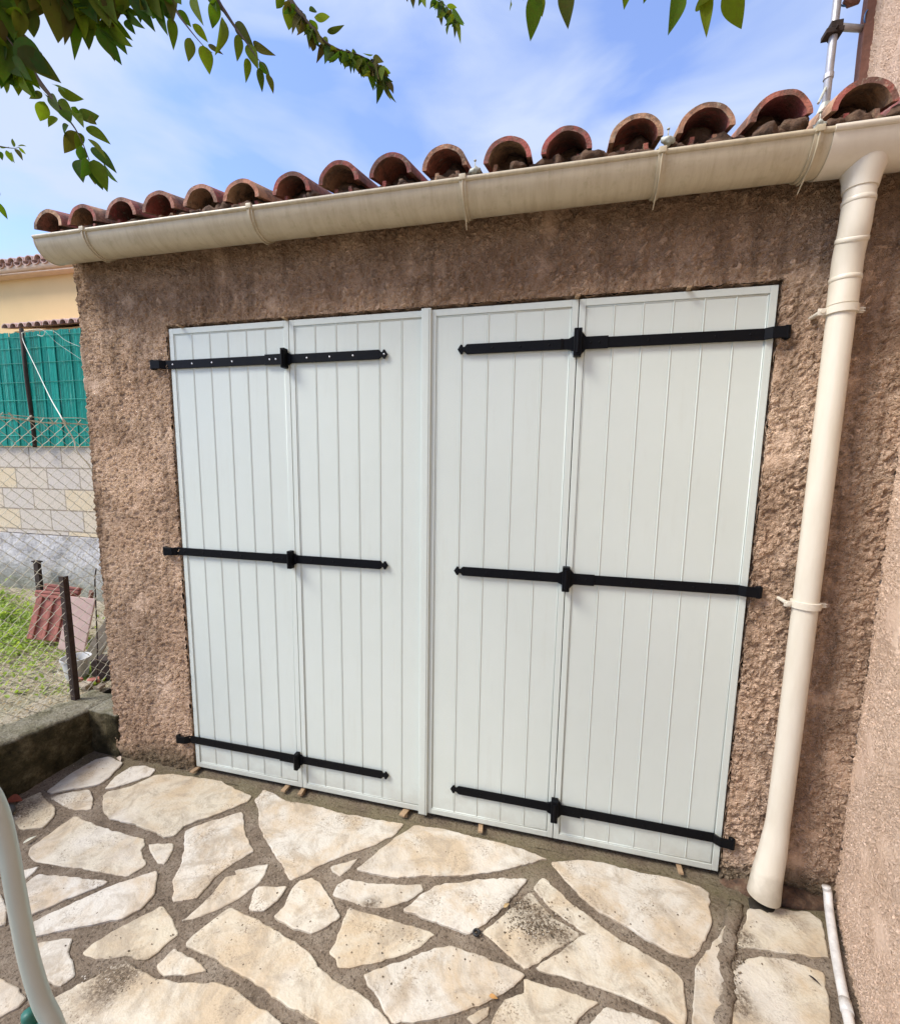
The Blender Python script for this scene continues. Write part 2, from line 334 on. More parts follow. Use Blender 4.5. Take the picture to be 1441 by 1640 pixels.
# flagstones: outlines measured on the ground; L = left sheet, R = right sheet of the survey
LP = [
 [(150,175),(215,125),(300,75),(350,62),(395,85),(350,130),(320,150),(300,157),(230,167),(165,180)],
 [(335,165),(370,125),(420,95),(465,90),(500,105),(480,125),(420,145),(370,160)],
 [(158,195),(215,178),(290,168),(298,200),(295,232),(240,235),(200,218)],
 [(330,190),(345,175),(400,165),(500,122),(560,120),(700,140),(760,170),(805,190),(790,210),(700,245),(590,285),(560,315),(520,322),(490,300),(420,278),(350,262),(330,235)],
 [(35,235),(60,210),(130,175),(140,195),(180,230),(165,265),(140,290),(70,298),(40,265)],
 [(88,375),(100,350),(170,300),(240,250),(330,290),(400,310),(460,325),(465,345),(452,365),(470,405),(410,447),(300,425),(200,412),(110,398)],
 [(473,343),(558,340),(550,370),(525,405),(505,402),(485,370)],
 [(590,300),(640,280),(720,255),(778,238),(785,310),(815,365),(760,395),(700,440),(650,495),(630,515),(551,530),(555,460),(575,420),(590,360)],
 [(816,200),(845,168),(880,180),(920,205),(1000,215),(1100,245),(1200,262),(1295,275),(1270,310),(1200,345),(1100,380),(1020,410),(980,440),(930,457),(905,410),(860,340),(830,290),(830,240)],
 [(1060,415),(1150,385),(1140,400),(1090,445),(1065,430)],
 [(50,430),(125,412),(110,430),(62,470)],
 [(30,500),(65,480),(120,440),(200,445),(350,462),(310,485),(220,515),(150,550),(90,575),(50,585)],
 [(-60,500),(0,500),(22,540),(20,600),(-60,620)],
 [(60,625),(90,600),(200,550),(300,500),(420,455),(503,427),(500,500),(450,550),(400,580),(300,600),(180,625),(100,640),(62,655)],
 [(755,425),(860,405),(850,440),(820,475),(760,520),(700,550),(640,575),(577,592),(620,560),(680,500),(720,450),(757,440)],
 [(820,482),(920,478),(890,520),(850,555),(797,552)],
 [(960,460),(1000,450),(1030,475),(1060,520),(1090,575),(1050,605),(1000,630),(960,620),(875,577),(910,540),(940,480)],
 [(1065,505),(1080,470),(1110,455),(1200,470),(1350,472),(1355,490),(1300,525),(1230,547),(1160,540),(1090,515)],
 [(1140,425),(1200,375),(1270,320),(1330,283),(1440,300),(1540,325),(1640,350),(1756,390),(1690,408),(1590,432),(1500,442),(1430,447),(1350,445),(1270,452),(1200,440)],
 [(1290,555),(1350,505),(1395,478),(1450,468),(1560,455),(1690,455),(1650,510),(1600,560),(1540,608),(1500,632),(1440,610),(1360,580)],
 [(262,692),(300,660),(400,600),(520,538),(550,580),(572,630),(500,690),(470,712),(420,705),(400,700),(300,712)],
 [(500,735),(560,675),(610,705),(665,750),(600,762),(530,765)],
 [(105,665),(180,650),(232,645),(222,690),(238,730),(235,765),(190,800),(150,775),(110,730)],
 [(-60,760),(0,770),(60,800),(80,840),(60,865),(0,895),(-60,900)],
 [(160,845),(220,810),(300,770),(405,712),(440,745),(500,775),(580,790),(690,785),(760,815),(800,850),(850,880),(900,915),(960,990),(120,990),(140,900)],
 [(590,665),(650,610),(740,545),(800,575),(880,620),(950,660),(990,690),(1020,740),(1080,790),(1150,820),(1200,860),(1235,900),(1280,990),(1090,990),(1000,900),(900,850),(840,800),(760,755),(680,710)],
 [(1057,690),(1080,640),(1115,545),(1200,570),(1300,600),(1398,630),(1350,665),(1300,695),(1200,722),(1080,742),(1075,710)],
 [(1160,762),(1200,745),(1300,710),(1400,675),(1440,665),(1540,700),(1600,725),(1685,760),(1640,800),(1580,840),(1500,870),(1440,890),(1330,910),(1260,915),(1220,860),(1200,820)]]
RP = [
 [(320,400),(430,393),(500,405),(600,430),(720,455),(800,475),(832,500),(830,540),(842,590),(835,620),(800,680),(770,712),(700,685),(620,640),(560,600),(480,560),(420,510),(370,460)],
 [(268,480),(300,450),(350,495),(400,540),(470,590),(500,620),(600,680),(700,735),(750,780),(750,820),(760,880),(760,960),(700,900),(600,850),(500,810),(400,780),(290,748),(275,738),(350,688),(410,645),(440,630),(380,590),(320,545)],
 [(100,625),(200,545),(258,495),(330,575),(420,632),(345,678),(245,745),(180,690),(125,640)],
 [(55,895),(130,865),(120,890),(80,920)],
 [(240,775),(330,800),(400,825),(480,850),(430,885),(400,920),(370,990),(110,990),(140,900),(180,840),(235,820)],
 [(440,925),(500,868),(580,880),(650,900),(720,950),(760,990),(410,990)],
 [(785,735),(820,690),(860,640),(893,590),(880,640),(870,690),(888,760),(885,820),(870,880),(852,990),(775,990),(782,850)],
 [(955,550),(1050,550),(1150,560),(1190,590),(1205,650),(1210,708),(1100,695),(930,672),(915,660),(945,600)],
 [(905,750),(940,715),(1000,700),(1080,710),(1160,740),(1200,755),(1210,820),(1225,890),(1222,990),(850,990),(870,900),(895,840)]]
polys = [[on_z(x / 2, 1180 + y / 2, GZ) for x, y in P] for P in LP] + [[on_z(720 + x / 2, 1180 + y / 2, GZ) for x, y in P] for P in RP]
def inpoly(p, P):
    c = False
    for a, b in zip(P, P[1:] + P[:1]):
        if (a.y > p.y) != (b.y > p.y) and p.x < (b.x - a.x) * (p.y - a.y) / (b.y - a.y) + a.x: c = not c
    return c
# the rest of the patio, outside the photo: irregular cells
seeds = []
for i in range(13):
    for j in range(11):
        seeds.append(Vector((-.66 + i * .32 + random.uniform(-.1, .1), -3.9 + j * .31 + random.uniform(-.1, .1), GZ)))
def cell(s):
    P = [Vector((s.x + a, s.y + b, GZ)) for a, b in ((-.5, -.5), (.5, -.5), (.5, .5), (-.5, .5))]
    for q in seeds:
        if q is s or (q - s).length > 1.1: continue
        n_ = (q - s).normalized(); mid = (q + s) / 2 - n_ * .018; o = []
        for a, b in zip(P, P[1:] + P[:1]):
            da, db = (a - mid).dot(n_), (b - mid).dot(n_)
            if da <= 0: o.append(a)
            if da * db < 0: o.append(a + (b - a) * (da / (da - db)))
        P = o
    return P
for s in seeds:
    P = cell(s)
    if len(P) < 3: continue
    if any(p.x < -.64 or p.x > 2.75 + p.y * .31 or p.y < -3.95 for p in P): continue
    if any(in_view(p, 3) for p in P) or in_view(s, 3): continue
    if any(inpoly(s, Q) for Q in polys) or any(inpoly(p, Q) for p in P for Q in polys) or any(inpoly(q, P) for Q in polys for q in Q): continue
    polys.append(P)
bm = bmesh.new()
for P in polys:
    if sum(a.x * b.y - a.y * b.x for a, b in zip(P, P[1:] + P[:1])) < 0: P = P[::-1]
    # one corner-cutting pass, then fine irregular edge
    Q = []
    for a, b in zip(P, P[1:] + P[:1]):
        Q += [a.lerp(b, .08), a.lerp(b, .92)]
    E_ = []
    for a, b in zip(Q, Q[1:] + Q[:1]):
        k = max(1, int((b - a).length / .013)); d = (b - a).normalized() if (b - a).length > 1e-6 else Vector((1, 0, 0)); nn = Vector((d.y, -d.x, 0))
        for t in range(k):
            p = a.lerp(b, t / k); E_.append(p + nn * (.0055 * noise.noise(p * 30) + .0035 * noise.noise(p * 95)))
    h0 = random.uniform(-.001, .003)
    vs = [bm.verts.new((p.x, p.y, GZ + h0 - .0035 + .001 * noise.noise(p * 20))) for p in E_]
    f = bm.faces.new(vs)
    ex = bmesh.ops.extrude_edge_only(bm, edges=f.edges[:]); low_ = [v for v in ex['geom'] if isinstance(v, bmesh.types.BMVert)]
    for v in low_: v.co.z -= .02
    r = bmesh.ops.inset_region(bm, faces=[f], thickness=.0035, depth=.0022, use_even_offset=False)
bmesh.ops.triangulate(bm, faces=[f for f in bm.faces if len(f.verts) > 4])
bmesh.ops.recalc_face_normals(bm, faces=bm.faces[:])
obj('flagstone_paving', bm, STONE, kind='structure')

# ------------------------------------------------------------------ garage
garage = thing('garage', 'brown roughcast garage with white folding shutters, clay tile roof and beige gutter', 'garage')
XL, XR, ZT = -.51, 2.80, 2.55
bm = bmesh.new()
OP = (-.010, 2.424, 2.160)   # opening
def hole(p): return OP[0] < p.x < OP[1] and p.z < OP[2]
DW = .0062
# front in strips so that the opening has clean edges
def strip(x0, x1, z0, z1): grid(bm, (x0, -.004, z0), (x1 - x0, 0, 0), (0, 0, z1 - z0), max(1, round((x1 - x0) / DW)), max(1, round((z1 - z0) / DW)))
nz1 = OP[2]
strip(XL, OP[0], -.05, nz1); strip(OP[1], XR, -.05, nz1); strip(XL, OP[0], nz1, ZT); strip(OP[0], OP[1], nz1, ZT); strip(OP[1], XR, nz1, ZT)
bmesh.ops.remove_doubles(bm, verts=bm.verts[:], dist=.0005)
# reveals
for x, s in ((OP[0], 1), (OP[1], -1)): grid(bm, (x, -.004, -.05), (0, .16, 0), (0, 0, OP[2] + .05), 6, 120)
grid(bm, (OP[0], -.004, OP[2]), (OP[1] - OP[0], 0, 0), (0, .16, 0), 160, 6)
# left side and back
grid(bm, (XL, 1.5, -.05), (0, -1.504, 0), (0, 0, ZT + .05), 150, 260); grid(bm, (XR + .45, 1.5, -.05), (XL - XR - .45, 0, 0), (0, 0, ZT + .4), 30, 26)
bmesh.ops.remove_doubles(bm, verts=bm.verts[:], dist=.0005)
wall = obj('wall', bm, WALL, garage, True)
bm = bmesh.new(); box(bm, (OP[0] - .05, .10, -.05), (OP[1] + .05, .14, OP[2] + .05)); obj('dark_interior_sheet', bm, DARK, garage)  # near-black sheet painted as the unlit interior behind the gaps
bm = bmesh.new()
grid(bm, (-.02, -.035, -.028), (2.47, 0, 0), (0, .13, 0), 120, 6, lambda p: Vector((p.x, p.y, p.z + .004 * noise.noise(p * 15)))); obj('threshold', bm, MORTAR, garage, True)
# gable infill under the roof, left side
SL = .30
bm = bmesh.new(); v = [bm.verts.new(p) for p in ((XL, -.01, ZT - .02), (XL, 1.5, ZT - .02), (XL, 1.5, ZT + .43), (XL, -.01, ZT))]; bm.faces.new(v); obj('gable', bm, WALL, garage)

# roof: canal tiles, each its own island for its own tone
def rz(y, off=0.): return 2.570 + (y + .12) * SL + off
bm = bmesh.new()
cent = [-.484, -.281, -.081, .116, .307, .507, .719, .92, 1.116, 1.315, 1.529, 1.726, 1.933, 2.134, 2.33, 2.54]
def canal(bm, cx, y0, L_, r0, r1, th, z0, inv=False, twist=0., n=22, span=1.0):
    rows = []
    for k in range(2):
        rr = (r0, r1)[k]; y = y0 + L_ * k
        for inner in (0, 1):
            row = []
            for i in range(n + 1):
                a = pi * (.5 - span / 2 + span * i / n); q = rr - th * inner
                x_, z_ = -cos(a) * q, sin(a) * q * .92
                if inv: z_ = -z_
                row.append(bm.verts.new((cx + x_ + twist * (y - y0), y + (.004 * noise.noise(Vector((cx * 9, i * .25, 0))) if k == 0 else 0), z0 + (y - y0) * SL + z_)))
            rows.append(row)
    o0, i0, o1, i1 = rows
    for i in range(n):
        bm.faces.new((o0[i], o0[i + 1], o1[i + 1], o1[i])); bm.faces.new((i0[i + 1], i0[i], i1[i], i1[i + 1]))
        bm.faces.new((i0[i], i0[i + 1], o0[i + 1], o0[i]))
    for i in (0, n): bm.faces.new((o0[i], o1[i], i1[i], i0[i]))
for c_i, cx in enumerate(cent + [2.745]):
    for row in range(4):
        y0 = -.125 + row * .36 + random.uniform(-.008, .008)
        canal(bm, cx + random.uniform(-.004, .004), y0, .42, .080, .070, .016, rz(y0) + row * .006 - .004 + random.uniform(-.006, .006), twist=random.uniform(-.035, .035))
for c_i, cx in enumerate([(a + b) / 2 for a, b in zip(cent, cent[1:] + [2.745])]):
    for row in range(4):
        y0 = -.098 + row * .36 + random.uniform(-.01, .012)
        canal(bm, cx, y0, .42, .074, .068, .013, rz(y0) - .010 + row * .004, inv=True)
roof = obj('roof', bm, TILE, garage, True)
mod = roof.modifiers.new('split', 'EDGE_SPLIT'); mod.split_angle = radians(40)
# mortar bedding inside and between the tile mouths
bm = bmesh.new()
for cx in cent + [2.745]:
    r = bmesh.ops.create_icosphere(bm, subdivisions=3, radius=1, matrix=Matrix.Translation((cx + random.uniform(-.012, .012), -.000, rz(-.0) - .030)) @ Matrix.Diagonal((.066, .050, .060, 1)))
    for v in r['verts']: v.co += v.normal * (.022 * noise.noise(v.co * 24) + .010 * noise.noise(v.co * 70)) + Vector((0, .02 * noise.noise(v.co * 12), 0))
for i in range(150):
    x = XL + .03 + i * (3.3 / 150); s_ = random.uniform(.014, .036)
    r = bmesh.ops.create_icosphere(bm, subdivisions=3, radius=s_, matrix=Matrix.Translation((x, -.072 + random.uniform(-.03, .02), 2.536 + random.uniform(-.030, .016))) @ Matrix.Diagonal((random.uniform(.8, 1.9), 1, random.uniform(.6, 1), 1)))
    for v in r['verts']: v.co += v.normal * (.014 * noise.noise(v.co * 34) + .006 * noise.noise(v.co * 90))
grid(bm, (XL - .02, -.10, 2.497), (3.32, 0, 0), (0, 1.62, .47), 180, 60, lambda p: p + Vector((0, 0, .006 * noise.noise(p * 20))))
grid(bm, (XL - .02, -.10, 2.497), (3.32, 0, 0), (0, .01, -.035), 180, 3)
obj('mortar_bed', bm, MORTARDARK, roof, True)
# a clump of mastic anchors between tiles
for px_, py_ in ((1072, 196), (760, 248), (1318, 168)):
    p = on_y(px_, py_, -.12) - Vector((0, -.01, .030)); bm = bmesh.new()
    r = bmesh.ops.create_icosphere(bm, subdivisions=3, radius=.013, matrix=Matrix.Translation(p - Vector((0, 0, .016))) @ Matrix.Diagonal((1.5, .9, .9, 1)))
    for v in r['verts']: v.co += v.normal * (.012 * noise.noise(v.co * 70) + .006 * noise.noise(v.co * 160))
    tube(bm, [p - Vector((0, 0, .01)), p + Vector((0, 0, .02))], .0018, 6); tube(bm, [p + Vector((0, 0, .018)), p + Vector((0, 0, .021))], .0045, 8)
    obj('mastic_anchor', bm, SILIC, roof, True)

# gutter
def gzx(x): return 2.500 - (x + .5) * .0062
def gprof(r, a0=0., a1=pi, n=16): return [(-.10 - cos(a0 + (a1 - a0) * i / n) * r, -sin(a0 + (a1 - a0) * i / n) * r) for i in range(n + 1)]
def sweepx(bm, prof, xs, th=.0022):
    rings = []
    for x in xs:
        rings.append([bm.verts.new((x, y, gzx(x) + z)) for y, z in prof])
    for a, b in zip(rings, rings[1:]):
        for i in range(len(prof) - 1): bm.faces.new((a[i], b[i], b[i + 1], a[i + 1]))
    return rings
def gutter_shell(bm, r, x0, x1, bead=.0075):
    prof = gprof(r) + gprof(r - .0025)[::-1]; prof.append(prof[0])
    k = max(2, int((x1 - x0) / .05)); xs = [x0 + (x1 - x0) * i / k for i in range(k + 1)]
    rings = sweepx(bm, prof, xs)
    for rg, s in ((rings[0], 1), (rings[-1], -1)):
        n = 17
        for i in range(16): bm.faces.new([rg[i], rg[i + 1], rg[33 - 1 - i], rg[33 - i]] if s > 0 else [rg[i], rg[33 - i], rg[33 - 1 - i], rg[i + 1]])
    tube(bm, [(x, -.10 - r - .001, gzx(x) + .002) for x in xs], bead, 10)
bm = bmesh.new(); gutter_shell(bm, .075, -.50, 2.47)
# end cap
P = gprof(.0765); a = [bm.verts.new((-.503, y, gzx(-.5) + z)) for y, z in P]; b = [bm.verts.new((-.497, y, gzx(-.5) + z)) for y, z in P]
bm.faces.new(a); bm.faces.new(b[::-1])
for i in range(16): bm.faces.new((a[i], b[i], b[i + 1], a[i + 1]))
bmesh.ops.recalc_face_normals(bm, faces=bm.faces[:])
gut = obj('gutter', bm, GUTTER, garage, True); md = gut.modifiers.new('split', 'EDGE_SPLIT'); md.split_angle = radians(50)
bm = bmesh.new(); gutter_shell(bm, .0785, 2.445, 2.735, .0085)
def outlet_pts(): return [(2.562, -.10, 2.47), (2.561, -.10, 2.415), (2.560, -.10, 2.385), (2.559, -.10, 2.355)]
tube(bm, outlet_pts(), [.060, .055, .046, .042], 24); obj('outlet', bm, PIPE, gut, True).modifiers.new('split', 'EDGE_SPLIT').split_angle = radians(50)
for k, x in enumerate((-.222, .578, 1.393, 2.004, 2.408)):
    bm = bmesh.new(); wd = .011
    prof = gprof(.0805, -.12, pi); prof2 = gprof(.0755, -.12, pi)
    pp = prof + prof2[::-1] + [prof[0]]
    rg = sweepx(bm, pp, [x - wd, x + wd])
    for r_ in rg: bm.faces.new(r_[:-1] if r_ is rg[0] else r_[:-1][::-1])
    # raised rib and small tail
    pr = gprof(.0832, .05, pi * .62); tube(bm, [(x, y, gzx(x) + z) for y, z in pr], .0028, 6)
    if k > 1: tube(bm, [(x, y, gzx(x) + z) for y, z in gprof(.0832, pi * .3, pi * .42, 4)] + [(x - .003, -.088, gzx(x) - .112)], [.003, .003, .003, .003, .003, .0015], 6)
    box(bm, (x - wd, -.188, gzx(x) - .004), (x + wd, -.170, gzx(x) + .013), .002)
    bmesh.ops.remove_doubles(bm, verts=bm.verts[:], dist=.00005)
    obj('gutter_bracket', bm, GUTTER, gut, True).modifiers.new('split', 'EDGE_SPLIT').split_angle = radians(45)

# downpipe
PX, PY = 2.566, -.066
path = spline([(2.560, -.10, 2.375), (2.559, -.10, 2.32), (2.560, -.094, 2.255), (2.563, -.074, 2.19), (PX, PY, 2.13), (PX, PY, 2.05)], 6)
bm = bmesh.new(); tube(bm, path, .0385, 28)
low_ = spline([(PX, PY, 2.10), (PX, PY, 1.2), (PX - .002, PY, .4), (PX - .008, PY - .004, .22), (PX - .022, PY - .014, .10), (PX - .030, PY - .022, .018)], 10)
rr = [.0360] * len(low_)
for i, p in enumerate(low_):
    if p.z < .3: rr[i] = .0360 + .0155 * ((.3 - p.z) / .28)
tube(bm, low_, rr, 28, caps=False)
ring2 = [v.co.copy() for v in bm.verts[-28:]]
inner = [bm.verts.new(v + (low_[-1] - v) * .06) for v in ring2]; inner2 = [bm.verts.new(v + (low_[-3] - low_[-1]) * 1.0) for v in [q.co.copy() for q in inner]]
bm.verts.ensure_lookup_table(); outer = bm.verts[-28 * 3:-28 * 2]
for i in range(28):
    j = (i + 1) % 28; bm.faces.new((outer[i], inner[i], inner[j], outer[j])); bm.faces.new((inner[i], inner2[i], inner2[j], inner[j]))
bmesh.ops.recalc_face_normals(bm, faces=bm.faces[:])
dp = obj('downpipe', bm, PIPE, garage, True); dp.modifiers.new('split', 'EDGE_SPLIT').split_angle = radians(50)
for i in (1, 5, 14, 24):
    bm = bmesh.new(); p = path[i]; q = path[min(i + 1, len(path) - 1)]; d = (q - p).normalized()
    tube(bm, [p - d * .002, p, p + d * .010, p + d * .012], [.0385, .0405, .0405, .0385], 28); 
    obj('pipe_collar', bm, PIPE, dp, True)
for z in (2.035, 1.105):
    bm = bmesh.new(); tube(bm, [(PX, PY, z - .012), (PX, PY, z - .011), (PX, PY, z + .011), (PX, PY, z + .012)], [.039, .0425, .0425, .039], 28)
    box(bm, (PX - .064, PY - .006, z - .011), (PX - .036, PY - .001, z + .009), .0015); box(bm, (PX + .036, PY + .002, z - .009), (PX + .060, PY + .006, z + .009), .0015)
    for dz in (-.005, .003): box(bm, (PX + .038, PY - .001, z + dz), (PX + .062, PY + .003, z + dz + .003))
    tube(bm, [(PX - .053, PY - .010, z), (PX - .053, -.0, z)], .0065, 10); box(bm, (PX - .01, PY + .04, z - .01), (PX + .01, 0, z + .01))
    obj('pipe_clamp', bm, PIPE, dp, True).modifiers.new('split', 'EDGE_SPLIT').split_angle = radians(35)

# ---- shutters
def shutter(x0, x1, cover=None):
    """planked leaf with a thin raised frame; front of frame at y=0"""
    w = .024; z0, z1 = .003, 2.147; yf, yp = -.001, .0035
    bm = bmesh.new()
    def bar(a, b): box(bm, a, b, .0016)
    bar((x0 + .0015, yf, z0), (x0 + w, .03, z1)); bar((x1 - w, yf, z0), (x1 - .0015, .03, z1))
    bar((x0 + w, yf, z1 - w), (x1 - w, .0302, z1)); bar((x0 + w, yf, z0), (x1 - w, .0302, z0 + w))
    fr = obj('shutter_leaf', bm, WHITE, garage)
    bm = bmesh.new(); a, b = x0 + w, x1 - w
    n = round((b - a) / .094); pw = (b - a) / n; g = .0042; yg = yp + .0045
    prof = [(a, yp)]
    for i in range(1, n):
        x = a + pw * i; prof += [(x - .0030, yp), (x - .0025, yp + .0012), (x - .0018, yp + .0012), (x + .0006, yp - .0022), (x + .0024, yp - .0022), (x + .0052, yp)]
    prof.append((b, yp))
    lo = [bm.verts.new((x, y, z0 + w)) for x, y in prof]; hi = [bm.verts.new((x, y, z1 - w)) for x, y in prof]
    for i in range(len(prof) - 1): bm.faces.new((lo[i], lo[i + 1], hi[i + 1], hi[i]))
    obj('plank_panel', bm, WHITE, fr)
    # thin bead round the panel
    bm = bmesh.new(); q = .0022
    for A, B in (((a, z0 + w), (a, z1 - w)), ((b, z0 + w), (b, z1 - w)), ((a, z0 + w), (b, z0 + w)), ((a, z1 - w), (b, z1 - w))):
        tube(bm, [(A[0] + (.003 if A[0] == a and B[0] == a else -.003 if A[0] == b and B[0] == b else 0), yp, A[1] + (.003 if A[1] == B[1] == z0 + w else -.003 if A[1] == B[1] else 0)), (B[0] + (.003 if A[0] == a and B[0] == a else -.003 if A[0] == b and B[0] == b else 0), yp, B[1] + (.003 if A[1] == B[1] == z0 + w else -.003 if A[1] == B[1] else 0))], q, 6)
    obj('panel_bead', bm, WHITE, fr, True)
    return fr
leaves = [shutter(.0, .612), shutter(.612, 1.233), shutter(1.233, 1.789), shutter(1.789, 2.416)]
bm = bmesh.new(); box(bm, (1.199, -.011, -.004), (1.239, -.0015, 2.152), .003); box(bm, (1.207, -.0130, 0), (1.231, -.0105, 2.148), .001); obj('cover_strip', bm, WHITE, leaves[1])

def flat_bar(bm, x0, x1, z, h, y0, y1, bev=.0012): box(bm, (x0, y0, z - h / 2), (x1, y1, z + h / 2), bev)
def poly_plate(bm, pts, y0, y1):
    a = [bm.verts.new((x, y0, z)) for x, z in pts]; b = [bm.verts.new((x, y1, z)) for x, z in pts]
    bm.faces.new(a); bm.faces.new(b[::-1])
    for i in range(len(pts)): bm.faces.new((a[i], b[i], b[(i + 1) % len(pts)], a[(i + 1) % len(pts)]))
def strap(leaf, wall_end, tip, knuckle, z, big=False, hook=False, top=False):
    """outer strap from the wall to the middle knuckle, inner strap from the knuckle to the spear tip"""
    s = 1 if tip > wall_end else -1; h = .037
    lab = 'black strap hinge'
    outer, inner = (leaves[0], leaves[1]) if s > 0 else (leaves[3], leaves[2])
    bm = bmesh.new()
    a, b = sorted((wall_end + s * .055, knuckle - s * .02)); flat_bar(bm, a, b, z, h, -.0085, -.0025)
    a, b = sorted((knuckle - s * (.10 if not big else .105), knuckle - s * .012)); flat_bar(bm, a, b, z, h + .007, -.0115, -.0086)
    # cranked end over the pin in the wall
    pts = [(wall_end + s * .058, -.0085), (wall_end + s * .040, -.022), (wall_end, -.026)]
    for (xa, ya), (xb, yb) in zip(pts, pts[1:]):
        d = Vector((xb - xa, yb - ya, 0)); c = Vector(((xa + xb) / 2, (ya + yb) / 2, z)); ang = math.atan2(d.y, d.x)
        obox(bm, c, (d.length + .003, .006, h), Matrix.Rotation(ang, 3, 'Z'), .001)
    tube(bm, [(wall_end, -.018, z - h / 2 - .001), (wall_end, -.018, z + h / 2 + .001)], .0115, 12)
    bmesh.ops.recalc_face_normals(bm, faces=bm.faces[:])
    o = obj('strap_hinge', bm, BLACK, outer)
    bm = bmesh.new()
    tube(bm, [(wall_end, -.018, z - h / 2 - .004), (wall_end, -.018, z + h / 2 + .003)], .007, 10); tube(bm, [(wall_end, -.018, z - .006), (wall_end, .04, z - .006)], .007, 8)
    obj('hinge_pin', bm, BLACK, garage, True)
    scr = []
    n = 4
    for i in range(n): scr.append((wall_end + s * (.10 + i * .105), -.0085))
    scr += [(knuckle - s * .075, -.0115), (knuckle - s * .045, -.0115)]
    bm = bmesh.new()
    bm.free()
    def screw(x, y, par):
        b_ = bmesh.new(); bmesh.ops.create_uvsphere(b_, u_segments=10, v_segments=6, radius=1, matrix=Matrix.Translation((x, y, z)) @ Matrix.Diagonal((.0042, .0022, .0042, 1)))
        obj('screw', b_, SCREW if (s > 0 and top) else BLACK, par, True)
    for x, y in scr: screw(x, y, outer)
    # inner strap with spear tip
    bm = bmesh.new(); e = tip - s * .036
    a, b = sorted((knuckle + s * .012, e)); flat_bar(bm, a, b, z, h, -.0085, -.0025)
    S = [(e - s * .0, h / 2 - .001), (e + s * .004, h / 2 - .004), (e + s * .008, .009), (e + s * .014, .008), (e + s * .018, .017), (e + s * .024, .018), (e + s * .036, 0)]
    pts = [(x, z + k) for x, k in S] + [(x, z - k) for x, k in S[-2::-1]]
    poly_plate(bm, pts if s < 0 else pts[::-1], -.0080, -.0025)
    if top and s < 0: obox(bm, Vector((knuckle + s * .055, -.010, z)), (.012, .004, h), Matrix.Rotation(.25, 3, 'Z'), .001)
    bmesh.ops.recalc_face_normals(bm, faces=bm.faces[:])
    obj('strap_hinge', bm, BLACK, inner)
    for i in range(3): screw(knuckle + s * (.10 + i * .105), -.0085, inner)
    screw(tip - s * .014, -.008, inner)
    # knuckle
    bm = bmesh.new(); kh = .040 if not big else .048; kw = .010 if not big else .014
    box(bm, (knuckle - kw, -.034, z - kh), (knuckle + kw, -.004, z + kh), .003)
    tube(bm, [(knuckle - s * .0, -.036, z - kh * .78), (knuckle, -.036, z + kh * .78)], .0055, 10)
    poly_plate(bm, [(knuckle - s * kw, z - kh * .8), (knuckle - s * (kw + .014), z - h * .6), (knuckle - s * (kw + .014), z + h * .6), (knuckle - s * kw, z + kh * .8)][::(-1 if s > 0 else 1)], -.013, -.003)
    poly_plate(bm, [(knuckle + s * kw, z - h * .7), (knuckle + s * (kw + .016), z - h * .5), (knuckle + s * (kw + .016), z + h * .5), (knuckle + s * kw, z + h * .7)][::(1 if s > 0 else -1)], -.0125, -.003)
    bmesh.ops.recalc_face_normals(bm, faces=bm.faces[:])
    obj('hinge_knuckle', bm, BLACK, outer)
zs = ((1.990, 1.993), (1.126, 1.124), (.151, .146))
for i, (zl, zr) in enumerate(zs):
    strap(None, -.082, 1.057, .598, zl, False, top=(i == 0)); strap(None, 2.444, 1.345, 1.790, zr, True, top=(i == 0))

# wooden shims under and over the leaves
wl = ['reddish wooden shim under the left outer corner of the shutters', 'pale wooden shim under the first shutter leaf, left one of a close pair', 'doubled wooden shim under the joint of the two left leaves, right of a close pair', 'wooden shim on a dark block just left of the middle cover strip', 'pale wooden shim under the third shutter leaf right of the middle', 'small pale shim under the right outer leaf near the downpipe']
for k, (x, lab) in enumerate(zip((.004, .527, .614, 1.135, 1.484, 2.277), wl)):
    bm = bmesh.new(); W = (.013, .013, .011, .015, .011, .010)[k]
    obox(bm, Vector((x, -.012, -.0085)), (W * 1.8, .050, .009), Matrix.Rotation(random.uniform(-.2, .2), 3, 'Z') @ Matrix.Rotation(-.06, 3, 'X'), .001)
    if k in (2, 3): obox(bm, Vector((x + .001, -.006, -.0175)), (W * 1.7, .046, .008), Matrix.Rotation(.15, 3, 'Z'), .001)
    tag(obj('wooden_shim', bm, WOOD), lab, 'wooden shim', 'shims under the shutters')
for x, lab in ((.075, 'tiny shim above the left outer shutter leaf'), (.603, 'tiny shim above the joint of the two left leaves'), (1.781, 'tiny shim above the joint of the two right leaves'), (2.143, 'tiny shim above the right outer shutter leaf')):
    bm = bmesh.new(); obox(bm, Vector((x, -.012, 2.1515)), (.014, .034, .007), Matrix.Rotation(random.uniform(-.3, .3), 3, 'Z'), .001)
    tag(obj('wooden_shim', bm, WOOD), lab, 'wooden shim', 'shims above the shutters')

